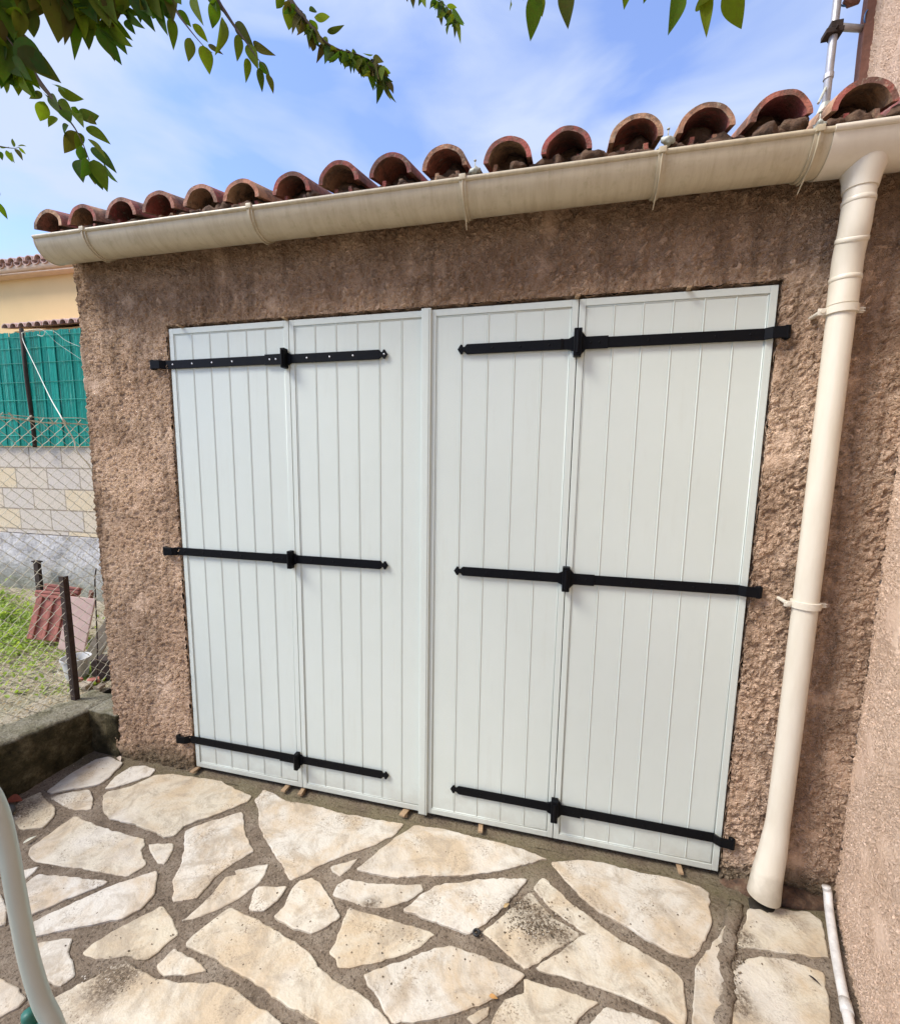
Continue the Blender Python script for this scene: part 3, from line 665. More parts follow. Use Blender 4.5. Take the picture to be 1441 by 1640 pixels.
# ------------------------------------------------------------------ house on the right
house = thing('house', 'tall pink roughcast house wall along the right edge, brown trim on its far corner', 'house', (2.8, 0, 0))
HD = Vector((-.13, -.41, 0)).normalized()
def hp(t, z): return Vector((2.80, 0, z)) + HD * t
bm = bmesh.new()
grid(bm, hp(0.01, -.05), HD * .9, (0, 0, 2.7), 165, 480); grid(bm, hp(.91, -.05), HD * 3, (0, 0, 4.95), 40, 60)
grid(bm, hp(-1.43, 2.65), HD * 2.34, (0, 0, 2.3), 230, 220); grid(bm, hp(-1.43, -.05), HD * 1.44, (0, 0, 2.7), 20, 40)
for f in (hp(-1.43, -.05), hp(3.9, -.05)): grid(bm, f, (4, 0, 0), (0, 0, 5), 10, 10)
obj('wall', bm, HOUSE, house, True)
bm = bmesh.new(); c = hp(-1.43, 0)
zs_ = [2.6 + i * .1 for i in range(25)]
for i in range(len(zs_) - 1): pass
vs = [[bm.verts.new((c.x + dx + .008 * noise.noise(Vector((k, z * 3, 1))), c.y + dy, z)) for k, (dx, dy) in enumerate(((-.045, -.02), (.012, -.035), (.02, .03), (-.045, .03)))] for z in zs_]
for a, b in zip(vs, vs[1:]):
    for k in range(4): bm.faces.new((a[k], a[(k + 1) % 4], b[(k + 1) % 4], b[k]))
obj('corner_trim', bm, BROWNWOOD, house)
bm = bmesh.new(); box(bm, (2.4, -4, 4.93), (7.2, 1.9, 5.05)); obj('roof', bm, NTILE, house)
settle(house)

# antenna mast on the roof, clamped to the house corner
mast = thing('antenna_mast', 'galvanised aerial mast rising from the roof tiles, held to the house corner by an arm', 'antenna', (3.03, 1.3, 2.95))
mb = Vector((3.028, 1.3, 2.95)); bm = bmesh.new(); tube(bm, [mb, (3.03, 1.3, 4.6)], .0185, 14); obj('pole', bm, GALV, mast, True)
bm = bmesh.new(); a = on_y(1337, 42, 1.3); b = on_y(1398, 47, 1.40); tube(bm, [a, b], .016, 10); obj('arm', bm, GALV, mast, True)
bm = bmesh.new(); p = Vector((3.029, 1.3, a.z)); box(bm, p + Vector((-.045, -.03, -.045)), p + Vector((.035, .03, -.022)), .003); box(bm, p + Vector((-.024, -.026, -.02)), p + Vector((.03, .026, .012)), .003)
tube(bm, [p + Vector((.0, -.05, -.03)), p + Vector((0, .05, -.03))], .006, 6); obj('clamp', bm, RUST, mast)
bm = bmesh.new(); z = on_y(1329, 122, 1.3).z; tube(bm, [(3.028, 1.3, z - .012), (3.028, 1.3, z + .012)], .023, 14); obj('collar', bm, GALV, mast)
bm = bmesh.new(); tube(bm, [(3.028, 1.3, 3.42), (3.028, 1.3, 3.50)], [.05, .022], 12)
tube(bm, [on_y(1310, 165, 1.2), on_y(1322, 140, 1.28)], .006, 6); obj('base_flashing', bm, SILIC, mast)
bm = bmesh.new(); tube(bm, spline([on_y(1342, 6, 1.32), on_y(1352, 9, 1.33), on_y(1366, 6, 1.34)]), .004, 6); obj('cable', bm, BLUE, mast); bm = bmesh.new(); tube(bm, spline([on_y(1394, 10, 1.35), on_y(1386, 20, 1.34), on_y(1384, 32, 1.34), on_y(1387, 38, 1.35)]), .003, 6); obj('cable', bm, BLUE, mast)
bm = bmesh.new(); tube(bm, [on_y(1352, 0, 1.32), on_y(1360, 4, 1.33), on_y(1376, 1, 1.33)], [.012, .02, .012], 8); obj('amplifier', bm, BROWNWOOD, mast)
settle(mast)

# conduit lying at the foot of the house wall
bm = bmesh.new()
tube(bm, spline([(2.742, -.052, .075), (2.746, -.058, .055), (2.733, -.10, .026), (2.68, -.25, .006), (2.63, -.40, .0), (2.56, -.62, -.002), (2.42, -1.05, -.004), (2.2, -1.7, -.004)], 8), .0135, 14)
o = obj('conduit_pipe', bm, WCORE, smooth=True); tag(o, 'thin white plastic pipe lying along the foot of the pink house wall', 'pipe')
bm = bmesh.new(); p = Vector((2.630, -.402, 0)); d = Vector((-.07, -.22, 0)).normalized(); tube(bm, [p - d * .018, p + d * .018], .0158, 14); obj('pipe_coupling', bm, WCORE, o, True)
bm = bmesh.new(); bmesh.ops.create_icosphere(bm, subdivisions=3, radius=1, matrix=Matrix.Translation((2.540, -.088, -.028)) @ Matrix.Diagonal((.050, .034, .008, 1)))
for v in bm.verts: v.co += Vector((noise.noise(v.co * 40), noise.noise(v.co * 37 + Vector((5, 0, 0))), 0)) * .01
obj('pipe_mouth_shade', bm, PIPESHADE, smooth=True, kind='structure')  # dark disc painted as the shadow and hole below the pipe mouth
# dark lump at the corner behind the pipe: mortar fillet
bm = bmesh.new()
r = bmesh.ops.create_icosphere(bm, subdivisions=4, radius=1, matrix=Matrix.Translation((2.61, -.01, -.03)) @ Matrix.Diagonal((.19, .05, .035, 1)))
for v in r['verts']: v.co += v.normal * .012 * noise.noise(v.co * 25)
obj('corner_mortar', bm, MORTARDARK, garage, True)
bm = bmesh.new(); pts = [on_z(720 + x / 2, 1180 + y / 2, GZ) for x, y in ((925, 530), (908, 590), (893, 660), (880, 720), (893, 790), (885, 860), (865, 930))]
tube(bm, spline(pts, 6), .022, 10)
for v in bm.verts: v.co += Vector((noise.noise(v.co * 40), noise.noise(v.co * 37 + Vector((5, 0, 0))), noise.noise(v.co * 43) * .7)) * .014; v.co.z = GZ - .004 + (v.co.z - GZ) * .45
obj('mortar_ridge', bm, MORTAR, smooth=True, kind='structure')

# ------------------------------------------------------------------ low wall on the left
lw = thing('low_wall', 'low mossy concrete retaining wall running out from the garage corner', 'low wall', (-.8, -1, -.03))
bm = bmesh.new()
def lwf(p):
    q = p * 7; return p + Vector((.016 * noise.noise(q) + .007 * noise.noise(q * 5), 0, .010 * noise.noise(q * 1.7) + .004 * noise.noise(q * 6)))
xf = -.675
prof = [(xf, -.08), (xf, .195), (xf - .018, .216), (xf - .19, .222), (xf - .205, .15)]
ys = [.16 - i * .02 for i in range(170)]
rings = []
for y in ys:
    rise = .045 * max(0, min(1, (-y) / .4)); ring = []
    for k in range(len(prof) - 1):
        a, b = prof[k], prof[k + 1]; n = max(1, int(math.dist(a, b) / .02))
        for t in range(n): ring.append((a[0] + (b[0] - a[0]) * t / n, a[1] + (b[1] - a[1]) * t / n))
    ring.append(prof[-1])
    rings.append([bm.verts.new(lwf(Vector((x, y, z + (rise if z > .1 else 0))))) for x, z in ring])
for a, b in zip(rings, rings[1:]):
    for i in range(len(a) - 1): bm.faces.new((a[i], b[i], b[i + 1], a[i + 1]))
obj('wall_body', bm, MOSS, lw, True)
bm = bmesh.new()
r = bmesh.ops.create_cube(bm, size=1, matrix=Matrix.Translation((-.585, .06, .085)) @ Matrix.Diagonal((.20, .13, .25, 1)))
bmesh.ops.subdivide_edges(bm, edges=bm.edges[:], cuts=12, use_grid_fill=True)
for v in bm.verts: v.co += Vector((noise.noise(v.co * 12), noise.noise(v.co * 13 + Vector((3, 3, 3))), noise.noise(v.co * 11))) * .012
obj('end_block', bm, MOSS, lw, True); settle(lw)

# chain link fence on the low wall
fence = thing('chain_link_fence', 'loose rusty chain link fence on iron angle posts above the low mossy wall', 'fence', (-.85, 0, .22))
bm = bmesh.new(); FX = -.852; cellw = .062; Y0, Y1, Z0, Z1 = -1.5, 1.42, .235, 1.765
def fj(y, z): return Vector((FX + .022 * noise.noise(Vector((y * 1.5, z * 1.5, 0))), y + .010 * noise.noise(Vector((y * 3, z * 3, 5))), z + .02 * noise.noise(Vector((y * 1.3, z * 2, 9))) + (.02 * noise.noise(Vector((y * 4, 0, 2))) if z > 1.6 else 0)))
n = int((Y1 - Y0) / (cellw / 2)); mrow = int((Z1 - Z0) / (cellw / 2))
for i in range(n):
    pts = []
    for j in range(mrow + 1):
        y = Y0 + (i + .5) * cellw / 2 + (cellw / 4 if (j + i) % 2 else -cellw / 4) * 1.04
        p = fj(y, Z0 + j * cellw / 2); p.x += .003 * (1 if (j + i) % 2 else -1); pts.append(p)
    pts.append(pts[-1] + Vector((0, .018 * random.choice((-1, 1)), .022)))
    tube(bm, pts, .0020, 4, False)
obj('wire_mesh', bm, WIRE, fence)
bm = bmesh.new()
for ph in (0, pi): tube(bm, [fj(Y0 + k * .02, 1.752 + .012 * noise.noise(Vector((k * .09, 0, 0)))) + Vector((.003 * cos(k * .9 + ph), 0, .003 * sin(k * .9 + ph))) for k in range(int((Y1 - Y0) / .02))], .0021, 5)
tube(bm, [fj(Y0 + k * .04, 1.775 + .02 * noise.noise(Vector((k * .13, 4, 0)))) for k in range(int((Y1 - Y0) / .04))], .0016, 4)
tube(bm, [fj(Y0 + k * .04, .9) for k in range(int((Y1 - Y0) / .04))], .0013, 4)
obj('tension_wire', bm, WIRE, fence)
def angle_post(y, z0, z1, s=.028, x=FX + .012):
    bm = bmesh.new(); box(bm, (x, y - s / 2, z0), (x + .004, y + s / 2, z1)); box(bm, (x - s, y - s / 2, z0), (x - .0002, y - s / 2 + .004, z1)); return bm
for y, z1 in ((.055, .93), (-.95, 1.8)): obj('angle_post', angle_post(y, .19, z1), RUST, fence)
bm = bmesh.new(); tube(bm, spline([on_x(155, 1092, FX), on_x(156, 1040, FX), on_x(154, 980, FX), on_x(152, 930, FX), on_x(154, 910, FX)]), .0035, 6); obj('stay_rod', bm, RUST, fence, True)
settle(fence)
bm = bmesh.new()
pts = [on_y(35, 533, 1.30), on_y(38, 548, 1.28), on_y(58, 590, 1.0), on_y(80, 636, .6), on_x(97, 666, FX + .01), on_x(104, 680, FX + .012), on_x(118, 704, FX + .012), on_x(123, 722, FX + .012), on_x(142, 745, FX + .012), on_x(150, 762, FX + .01)]
tube(bm, spline(pts, 5), .0032, 6)
o = obj('tie_cord', bm, ROPE, smooth=True); tag(o, 'pale cord stretched from the tall leaning stake down to the chain link fence', 'cord')
bm = bmesh.new(); q = [on_y(34, 533, 1.30), on_y(45, 529, 1.31), on_y(62, 527, 1.32), on_y(72, 531, 1.33), on_y(68, 538, 1.34), on_y(60, 536, 1.35)]
tube(bm, spline(q, 5), .0026, 5); q = [on_y(34, 533, 1.30), on_y(60, 529, 1.34), on_y(85, 530, 1.36), on_y(105, 545, 1.36), on_y(130, 556, 1.35)]; tube(bm, spline(q, 5), .0014, 5)
q = [on_y(72, 530, 1.33), on_y(90, 548, 1.36), on_y(110, 562, 1.36), on_y(134, 578, 1.36)]; tube(bm, spline(q, 5), .0012, 5); obj('cord_loop', bm, ROPE, o, True)

# ------------------------------------------------------------------ block wall, reed screen, stake
bw = thing('block_wall', 'garden wall of bare concrete blocks over a patchy whitewashed base', 'block wall', (-4, 1.5, .3))
bm = bmesh.new(); box(bm, (-10, 1.50, .86), (-1.0, 1.70, 1.700)); obj('blockwork', bm, BLOCK, bw)
bm = bmesh.new(); grid(bm, (-10, 1.485, .05), (9, 0, 0), (0, 0, .80), 220, 26, lambda p: p + Vector((0, .02 * noise.noise(p * 5), 0))); grid(bm, (-10, 1.485, .85), (9, 0, 0), (0, .2, .012), 220, 3, lambda p: p + Vector((0, .02 * noise.noise(p * 5), 0)))
grid(bm, (-1.0, 1.485, .05), (0, .2, 0), (0, 0, .8), 3, 8); obj('whitewashed_base', bm, WASH, bw, True); settle(bw)
sc_ = thing('reed_screen', 'green plastic reed screening tied above the concrete block wall', 'privacy screen', (-4, 1.5, 1.7))
bm = bmesh.new(); x = -10.
while x < -1.0:
    g = noise.noise(Vector((x * 1.7, 0, 0))); yy = 1.47 + .02 * noise.noise(Vector((x * 2.3, 3, 0))) + (.010 if int(x * 17) % 3 == 0 else 0)
    zt = 2.725 + .012 * noise.noise(Vector((x * 30, 0, 0))) - (.02 if g > .2 else 0)
    tube(bm, [(x, yy, 1.703), (x + .004 * noise.noise(Vector((x * 9, 1, 1))), yy + .004 * random.random(), 2.2), (x + .01 * noise.noise(Vector((x * 4, 7, 1))), yy, zt)], .0062, 5); x += .0115 + .003 * random.random() * (1 if random.random() < .8 else 2.5)
reeds = obj('reed_panel', bm, REED, sc_)
bm = bmesh.new()
for z in (1.80, 1.95, 2.12, 2.28, 2.45, 2.58, 2.68): tube(bm, [(-10 + k * .1, 1.46 + .02 * noise.noise(Vector(((-10 + k * .1) * 2.3, 3, 0))), z + .006 * noise.noise(Vector((k, z, 0)))) for k in range(91)], .0028, 5)
obj('binding_wire', bm, REED, sc_)
bm = bmesh.new(); grid(bm, (-10, 1.492, 1.703), (9, 0, 0), (0, 0, 1.0), 90, 10, lambda p: p + Vector((0, .004 * noise.noise(p * 4), 0))); obj('screen_backing', bm, REED, sc_)
settle(sc_)
bm = bmesh.new(); tube(bm, [on_y(34, 526, 1.38), on_y(42, 600, 1.38), on_y(55, 700, 1.41), on_y(56, 716, 1.42)], .017, 8)
for v in bm.verts: v.co += Vector((noise.noise(v.co * 30), 0, 0)) * .004
tag(obj('leaning_stake', bm, RUST, smooth=True), 'tall dark stake leaning against the green reed screen', 'stake')
bm = bmesh.new(); a = on_y(60, 898, 1.40); box(bm, (a.x - .03, 1.38, .1), (a.x + .028, 1.41, a.z), .002); box(bm, (a.x - .045, 1.375, a.z - .012), (a.x + .045, 1.415, a.z)); tag(obj('iron_stub', bm, RUST), 'short dark iron stub post against the whitewashed wall base', 'post')

# ------------------------------------------------------------------ neighbour's yellow house
nb = thing('yellow_house', 'neighbouring yellow rendered house with clay tile eaves, beyond the block wall', 'house', (-9, 6, 0))
YN = 5.0; bm = bmesh.new(); box(bm, (-14, YN, 0), (-3.5, YN + 6, 4.98)); obj('wall', bm, YEL, nb)
bm = bmesh.new(); box(bm, (-14.2, YN - .16, 4.98), (-3.4, YN + .3, 5.07), .01); tube(bm, [(-14.2, YN - .19, 5.06), (-3.4, YN - .19, 5.06)], .055, 12); tube(bm, [(-14.2, YN - .2, 4.93), (-8.6, YN - .2, 4.99), (-3.4, YN - .2, 4.90)], .012, 6); obj('cornice', bm, PEACH, nb)
bm = bmesh.new(); x = -14.1
_S = SL
while x < -3.4:
    canal(bm, x, YN - .30, 1.3, .095, .085, .015, 5.12, n=8); canal(bm, x + .105, YN - .27, 1.3, .09, .08, .012, 5.14, inv=True, n=6); x += .21
box(bm, (-14.2, YN - .2, 5.02), (-3.4, YN + .5, 5.10)); obj('roof', bm, NTILE, nb, True).modifiers.new('s', 'EDGE_SPLIT').split_angle = radians(40)
bm = bmesh.new(); v = [bm.verts.new(p) for p in ((-14.2, YN + .9, 5.45), (-3.4, YN + .9, 5.45), (-3.4, YN + 4, 6.3), (-14.2, YN + 4, 6.3))]; bm.faces.new(v); obj('roof_slope', bm, NTILE, nb)
xe = on_y(20, 520, 4.4).x
bm = bmesh.new(); x = xe
while x < -3.4:
    canal(bm, x, 4.28, .75, .085, .08, .015, 3.855, n=8); x += .185
grid(bm, (xe - .1, 4.30, 3.85), (-3.4 - xe, 0, 0), (0, .7, .21), 4, 2); obj('lean_to_roof', bm, NTILE, nb, True).modifiers.new('s', 'EDGE_SPLIT').split_angle = radians(40)
bm = bmesh.new(); box(bm, (xe, 4.42, 0), (-3.5, 4.98, 3.84)); obj('lean_to_wall', bm, YEL, nb)
bm = bmesh.new(); box(bm, (xe - .05, 4.94, 4.05), (-3.5, 4.995, 4.085)); obj('flashing', bm, BROWNWOOD, nb); settle(nb)

# ------------------------------------------------------------------ clutter in the garden
def lean_panel(name, label, cat, px_, py_, zb, w_, h_, t_, yaw, pitch, mat, ribs=0, group=None, roll=0.):
    b = on_z(px_, py_, zb); bm = bmesh.new(); box(bm, (-w_ / 2, 0, 0), (w_ / 2, t_, h_), .003)
    for k in range(ribs): 
        x = -w_ / 2 + w_ * (k + .5) / ribs; box(bm, (x - .012, -.014, .01), (x + .012, -.0005, h_ - .01), .005)
    if ribs: box(bm, (-w_ / 2 - .004, -.016, h_ - .035), (w_ / 2 + .004, -.001, h_ - .012), .004); box(bm, (-w_ / 2 - .004, -.018, h_ - .008), (w_ / 2 + .004, t_ + .004, h_ + .010), .004)
    o = obj(name, bm, mat); o.location = b; o.rotation_euler = (pitch, roll, yaw); return tag(o, label, cat, group)
lean_panel('clay_tile', 'ribbed red clay roof tile leaning among the weeds, frontmost of the stack', 'roof tile', 70, 1026, .27, .25, .34, .02, .25, -.28, REDCLAY, 3, 'clay tiles leaning in the garden', roll=.10)
lean_panel('clay_tile', 'red clay roof tile leaning just behind the frontmost tile', 'roof tile', 82, 1017, .28, .24, .355, .02, .30, -.26, REDCLAY, 3, 'clay tiles leaning in the garden', roll=.14)
lean_panel('pink_slab', 'pale pink slab leaning beside the red clay tiles behind the iron post', 'slab', 113, 1042, .24, .17, .37, .018, .35, -.25, PINKCLAY, roll=.13)
lean_panel('slate_board', 'purplish brown board standing on edge behind the iron post', 'board', 130, 1020, .24, .06, .36, .02, -.5, -.2, BROWNWOOD, roll=.13)
lean_panel('grey_plank', 'grey weathered plank leaning against the garage corner', 'plank', 140, 1063, .22, .09, .40, .02, .4, -.1, GREYWOOD, roll=.50)
lean_panel('wooden_crate', 'small dark crate standing by the garage corner behind the fence', 'crate', 164, 1090, .215, .12, .13, .10, .3, .0, RUST)
b = on_z(124, 1082, .22); bm = bmesh.new(); prof = [(.055, 0), (.072, .13), (.080, .132), (.080, .142), (.074, .142), (.068, .13), (.052, .008)]
rg = [[bm.verts.new((b.x + r * cos(a * pi / 12), b.y + r * sin(a * pi / 12), b.z - .02 + z)) for a in range(24)] for r, z in prof]
for A, B in zip(rg, rg[1:]):
    for k in range(24): bm.faces.new((A[k], A[(k + 1) % 24], B[(k + 1) % 24], B[k]))
bm.faces.new(rg[0][::-1]); bm.faces.new(rg[-1]); bu = obj('bucket', bm, BUCKET, smooth=True); bu.modifiers.new('s', 'EDGE_SPLIT').split_angle = radians(40); tag(bu, 'dirty white plastic bucket behind the rusty angle post', 'bucket')
bm = bmesh.new(); tube(bm, spline([b + Vector((-.08, 0, .11)), b + Vector((-.05, -.075, .05)), b + Vector((.05, -.075, .05)), b + Vector((.08, 0, .11))]), .002, 6); obj('handle', bm, WIRE, bu)
for k, (a_, b_, s, lab) in enumerate(((136, 1098, .05, 'broken terracotta chunk on the low wall beside the post'), (150, 1090, .04, 'reddish brick chunk on the low wall between post and garage'), (160, 1100, .035, 'small brown rubble piece against the garage corner'), (128, 1088, .03, 'smallest terracotta shard beside the bucket'))):
    p = on_z(a_, b_, .235); bm = bmesh.new(); obox(bm, p, (s * 1.5, s, s * .6), Matrix.Rotation(k * .9, 3, 'Z') @ Matrix.Rotation(.2, 3, 'X'), .004)
    bmesh.ops.subdivide_edges(bm, edges=bm.edges[:], cuts=2)
    for v in bm.verts: v.co += v.normal * .004 * noise.noise(v.co * 60)
    tag(obj('rubble', bm, REDCLAY if k % 2 else GREYWOOD), lab, 'rubble', 'rubble by the garage corner')
def leafquad(bm, base, d, w, up, fold=.25, curl=.15, n=5):
    L_ = d.length; t = d.normalized(); s = t.cross(up)
    if s.length < 1e-4: s = t.orthogonal()
    s.normalize(); nrm = s.cross(t); prev = None
    for i in range(n + 1):
        u = i / n; wd = w * .5 * (sin(pi * u ** .8) ** .9 * (1.08 - .3 * u) if 0 < u < 1 else 0)
        c = base + t * (L_ * u) - nrm * (curl * L_ * u * u)
        m_ = bm.verts.new(c)
        if wd > 0: l_, r_ = bm.verts.new(c + s * wd + nrm * wd * fold), bm.verts.new(c - s * wd + nrm * wd * fold)
        else: l_ = r_ = m_
        if prev:
            pm, pl, pr = prev
            f1 = [pm, pl, l_, m_] if pl is not pm and l_ is not m_ else [q for q in (pm, pl, l_, m_)]
            for q4 in ((pm, pl, l_, m_), (pm, m_, r_, pr)):
                u4 = []
                for q in q4:
                    if q not in u4: u4.append(q)
                if len(u4) >= 3: bm.faces.new(u4)
        prev = (m_, l_, r_)
bm = bmesh.new(); random.seed(3)
for i in range(6500):
    if i < 4200: px_, py_ = random.gauss(20, 45), random.gauss(1000, 22)
    elif i < 5200: px_, py_ = random.gauss(148, 8), random.gauss(1072, 14)
    else: px_, py_ = random.uniform(-260, 110), random.uniform(960, 1100)
    if py_ < 935: py_ = 935 + random.random() * 30
    p = on_z(px_, py_, .27); 
    if p.x > -.92 or p.y > 1.46 or p.x < -8.5: continue
    if p.y > .5 and p.x < -1.5 and random.random() < .3: pass
    p.z = gz(p) - .003; h_ = random.uniform(.012, .05) * (1.9 if (px_ < 10 and py_ < 1000) else 1)
    p.z += random.random() * h_ * 1.2 if i < 4200 else 0
    a = random.uniform(0, 2 * pi); d = Vector((cos(a), sin(a), random.uniform(.1, 1.6))).normalized() * h_
    leafquad(bm, p, d, h_ * .45, Vector((random.uniform(-.5, .5), random.uniform(-.5, .5), 1)), n=3)
obj('weeds', bm, WEED, kind='stuff')
# dry litter on the garden soil
bm = bmesh.new()
for i in range(2600):
    px_, py_ = random.uniform(-200, 150), random.uniform(1030, 1165); p = on_z(px_, py_, .22)
    if p.x > -.88: continue
    p.z = gz(p) + .004; a = random.uniform(0, 2 * pi); d = Vector((cos(a), sin(a), random.uniform(-.1, .3))) * random.uniform(.008, .028); leafquad(bm, p, d, d.length * .35, Vector((random.uniform(-.6, .6), random.uniform(-.6, .6), 1)), n=2)
DRY = leafmat('dry_litter', ((.42, .33, .18), (.55, .46, .30), (.28, .2, .11), (.5, .38, .2)), .1); obj('dry_litter', bm, DRY, kind='stuff')

# grit lying on the flags
bm = bmesh.new(); random.seed(11)
for (cx_, cy_, sx, sy, n) in ((185, 1568, 42, 20, 420), (858, 1482, 55, 28, 420), (840, 1452, 25, 14, 90), (30, 1300, 26, 20, 120), (700, 1500, 600, 120, 260), (150, 1225, 60, 15, 60), (1180, 1540, 18, 60, 120)):
    for i in range(n):
        p = on_z(random.gauss(cx_, sx * .5), random.gauss(cy_, sy * .5), GZ + .001)
        if p.y > -.01 or p.x < -.66 or p.x > 2.72 + p.y * .3: continue
        s = random.uniform(.0008, .0028); bmesh.ops.create_icosphere(bm, subdivisions=1, radius=s, matrix=Matrix.Translation(p) @ Matrix.Diagonal((random.uniform(.7, 1.5), random.uniform(.7, 1.5), .6, 1)))
GRIT = M('grit', rough=1); GRIT.color(GRIT.ramp(GRIT.island(), [(0, (.05, .04, .025)), (.6, (.14, .10, .06)), (.85, (.2, .15, .1)), (1, (.55, .5, .42))])); obj('grit', bm, GRIT.m, kind='stuff')

# fallen leaves, washer
def fallen(px_, py_, L_, w_, ang, mat, label, curl=.2, z=GZ + .006):
    bm = bmesh.new(); p = on_z(px_, py_, z); leafquad(bm, p - Vector((cos(ang), sin(ang), 0)) * L_ / 2, Vector((cos(ang), sin(ang), .05)) * L_, w_, Vector((.25, -.2, 1)), .45, curl, 8); o = obj('fallen_leaf', bm, mat, smooth=True); tag(o, label, 'leaf', 'fallen leaves on the patio')
mk = lambda n, c: simple(n, c, .7, var=.3, scale=80)
fallen(23, 1281, .065, .045, .3, mk('red_leaf', (.22, .05, .02)), 'curled red brown leaf at the foot of the low wall', .2, GZ + .012)
fallen(48, 1344, .050, .013, 1.5, mk('pale_leaf', (.75, .75, .60)), 'narrow pale cream leaf on the mortar beside the grey tube')
fallen(191, 1215, .045, .020, -.5, mk('buff_leaf', (.60, .50, .40)), 'small buff leaf on the patio near the garage corner')
fallen(811, 1450, .030, .012, .9, mk('tan_leaf', (.55, .40, .20)), 'tiny tan leaf beside the dirt patch on a flagstone')
fallen(790, 1597, .026, .012, 0, mk('ochre_leaf', (.55, .30, .10)), 'tiny ochre leaf in a joint near the bottom of the patio')
fallen(1305, 1570, .034, .008, -.7, mk('black_leaf', (.03, .02, .02)), 'dark shrivelled twig leaf on the slab beside the white pipe')
bm = bmesh.new(); p = on_z(763, 1494, GZ + .006)
tube(bm, [p + Vector((.0095 * cos(a), .0095 * sin(a), 0)) for a in [k * 2 * pi / 20 for k in range(21)]], .0045, 8, False); tag(obj('rubber_washer', bm, RUBBER, smooth=True), 'small black rubber ring lying in a joint of the paving', 'washer')
bm = bmesh.new(); p = on_z(6, 1302, GZ + .02); bmesh.ops.create_icosphere(bm, subdivisions=3, radius=1, matrix=Matrix.Translation(p) @ Matrix.Diagonal((.035, .04, .024, 1)))
for v in bm.verts: v.co += v.normal * .004 * noise.noise(v.co * 40)
tag(obj('dark_stone', bm, simple('dark_stone', (.07, .075, .08), .6), smooth=True), 'rounded dark grey stone at the foot of the low wall', 'stone')

# ------------------------------------------------------------------ garden chair, its front tube in the corner
ch = thing('garden_chair', 'garden chair with curved pale grey tube frame, cut off by the lower left edge', 'chair', (.75, -1.35, GZ))
D = .62
fr = [at_d(-60, 1262, D), at_d(-25, 1262, D), at_d(-3, 1298, D), at_d(13, 1360, D), at_d(27, 1440, D * .995), at_d(45, 1530, D * .99), at_d(66, 1600, D * .985), at_d(95, 1672, D * .98)]
e = fr[-1]; fr += [e + Vector((.05, -.02, -.16)), e + Vector((.09, -.04, -.40)), Vector((e.x + .12, e.y - .05, GZ + .004))]
b0 = fr[0]; back = [Vector((b0.x - .42, b0.y - .26, GZ + .004)), Vector((b0.x - .36, b0.y - .22, .45)), Vector((b0.x - .30, b0.y - .18, b0.z - .12)), Vector((b0.x - .22, b0.y - .13, b0.z - .01))]
path_ = spline(back + fr, 6); off = Vector((.26, -.42, 0))
bm = bmesh.new(); tube(bm, path_, .0112, 16); obj('side_tube', bm, CHAIR, ch, True)
bm = bmesh.new(); tube(bm, [p + off for p in path_], .0125, 12); obj('side_tube', bm, CHAIR, ch, True)
zs0 = .42
A_ = Vector((b0.x - .36, b0.y - .22, zs0)); B_ = Vector((e.x + .07, e.y - .035, zs0))
bm = bmesh.new(); tube(bm, [A_, B_], .011, 10); tube(bm, [A_ + off, B_ + off], .011, 10); tube(bm, [A_, A_ + off], .011, 10); tube(bm, [B_, B_ + off], .011, 10); obj('seat_frame', bm, CHAIR, ch, True)
bm = bmesh.new(); grid(bm, A_ + Vector((0, 0, .005)), B_ - A_, off, 12, 12, lambda p: p - Vector((0, 0, .02 * sin(pi * min(1, max(0, (p - A_).dot((B_ - A_).normalized()) / (B_ - A_).length)))))); obj('seat', bm, GREENP, ch, True)
bm = bmesh.new(); g0 = at_d(46, 1628, .625); tube(bm, [g0 + Vector((0, 0, .006)), g0, g0 - Vector((-.012, 0, .035))], [.008, .0085, .008], 10); tube(bm, [g0 - Vector((-.006, 0, .018)), at_d(80, 1640, .612)], .005, 8); obj('strap_end', bm, GREENP, ch, True)
settle(ch)

# ------------------------------------------------------------------ plum tree overhead
tree = thing('plum_tree', 'plum tree whose leafy drooping branches hang in from the top left against the sky', 'tree', (-.3, -3.4, 0))
bm = bmesh.new(); T0 = Vector((-.3, -3.4, -.03))
tr = spline([T0, (-.28, -3.38, .6), (-.2, -3.3, 1.3), (-.1, -3.2, 2.0), (.0, -3.0, 2.6)], 6); tube(bm, tr, [.13 - .05 * i / len(tr) for i in range(len(tr))], 14)
for v in bm.verts: v.co += v.normal * .012 * noise.noise(v.co * 8) if v.normal.length else Vector()
obj('trunk', bm, TRUNK, tree, True)
fork = Vector((.0, -3.0, 2.6))
random.seed(21)
def lf(bm, a, b, wpx, d, d2=None):
    d2 = d2 or d; A, B = at_d(*a, d), at_d(*b, d2); w = wpx * d / 720 * (1.45 if wpx < 24 else .98) * random.uniform(.8, 1.1)
    up = -ray(*a).normalized() + Vector((random.uniform(-.45, .45), random.uniform(-.3, .3), random.uniform(-.3, .5))) * (.35 if wpx > 24 else 1.) + Vector((0, 0, 0))
    leafquad(bm, A, B - A, w, up, random.uniform(.15, .5), random.uniform(.02, .16), 11)
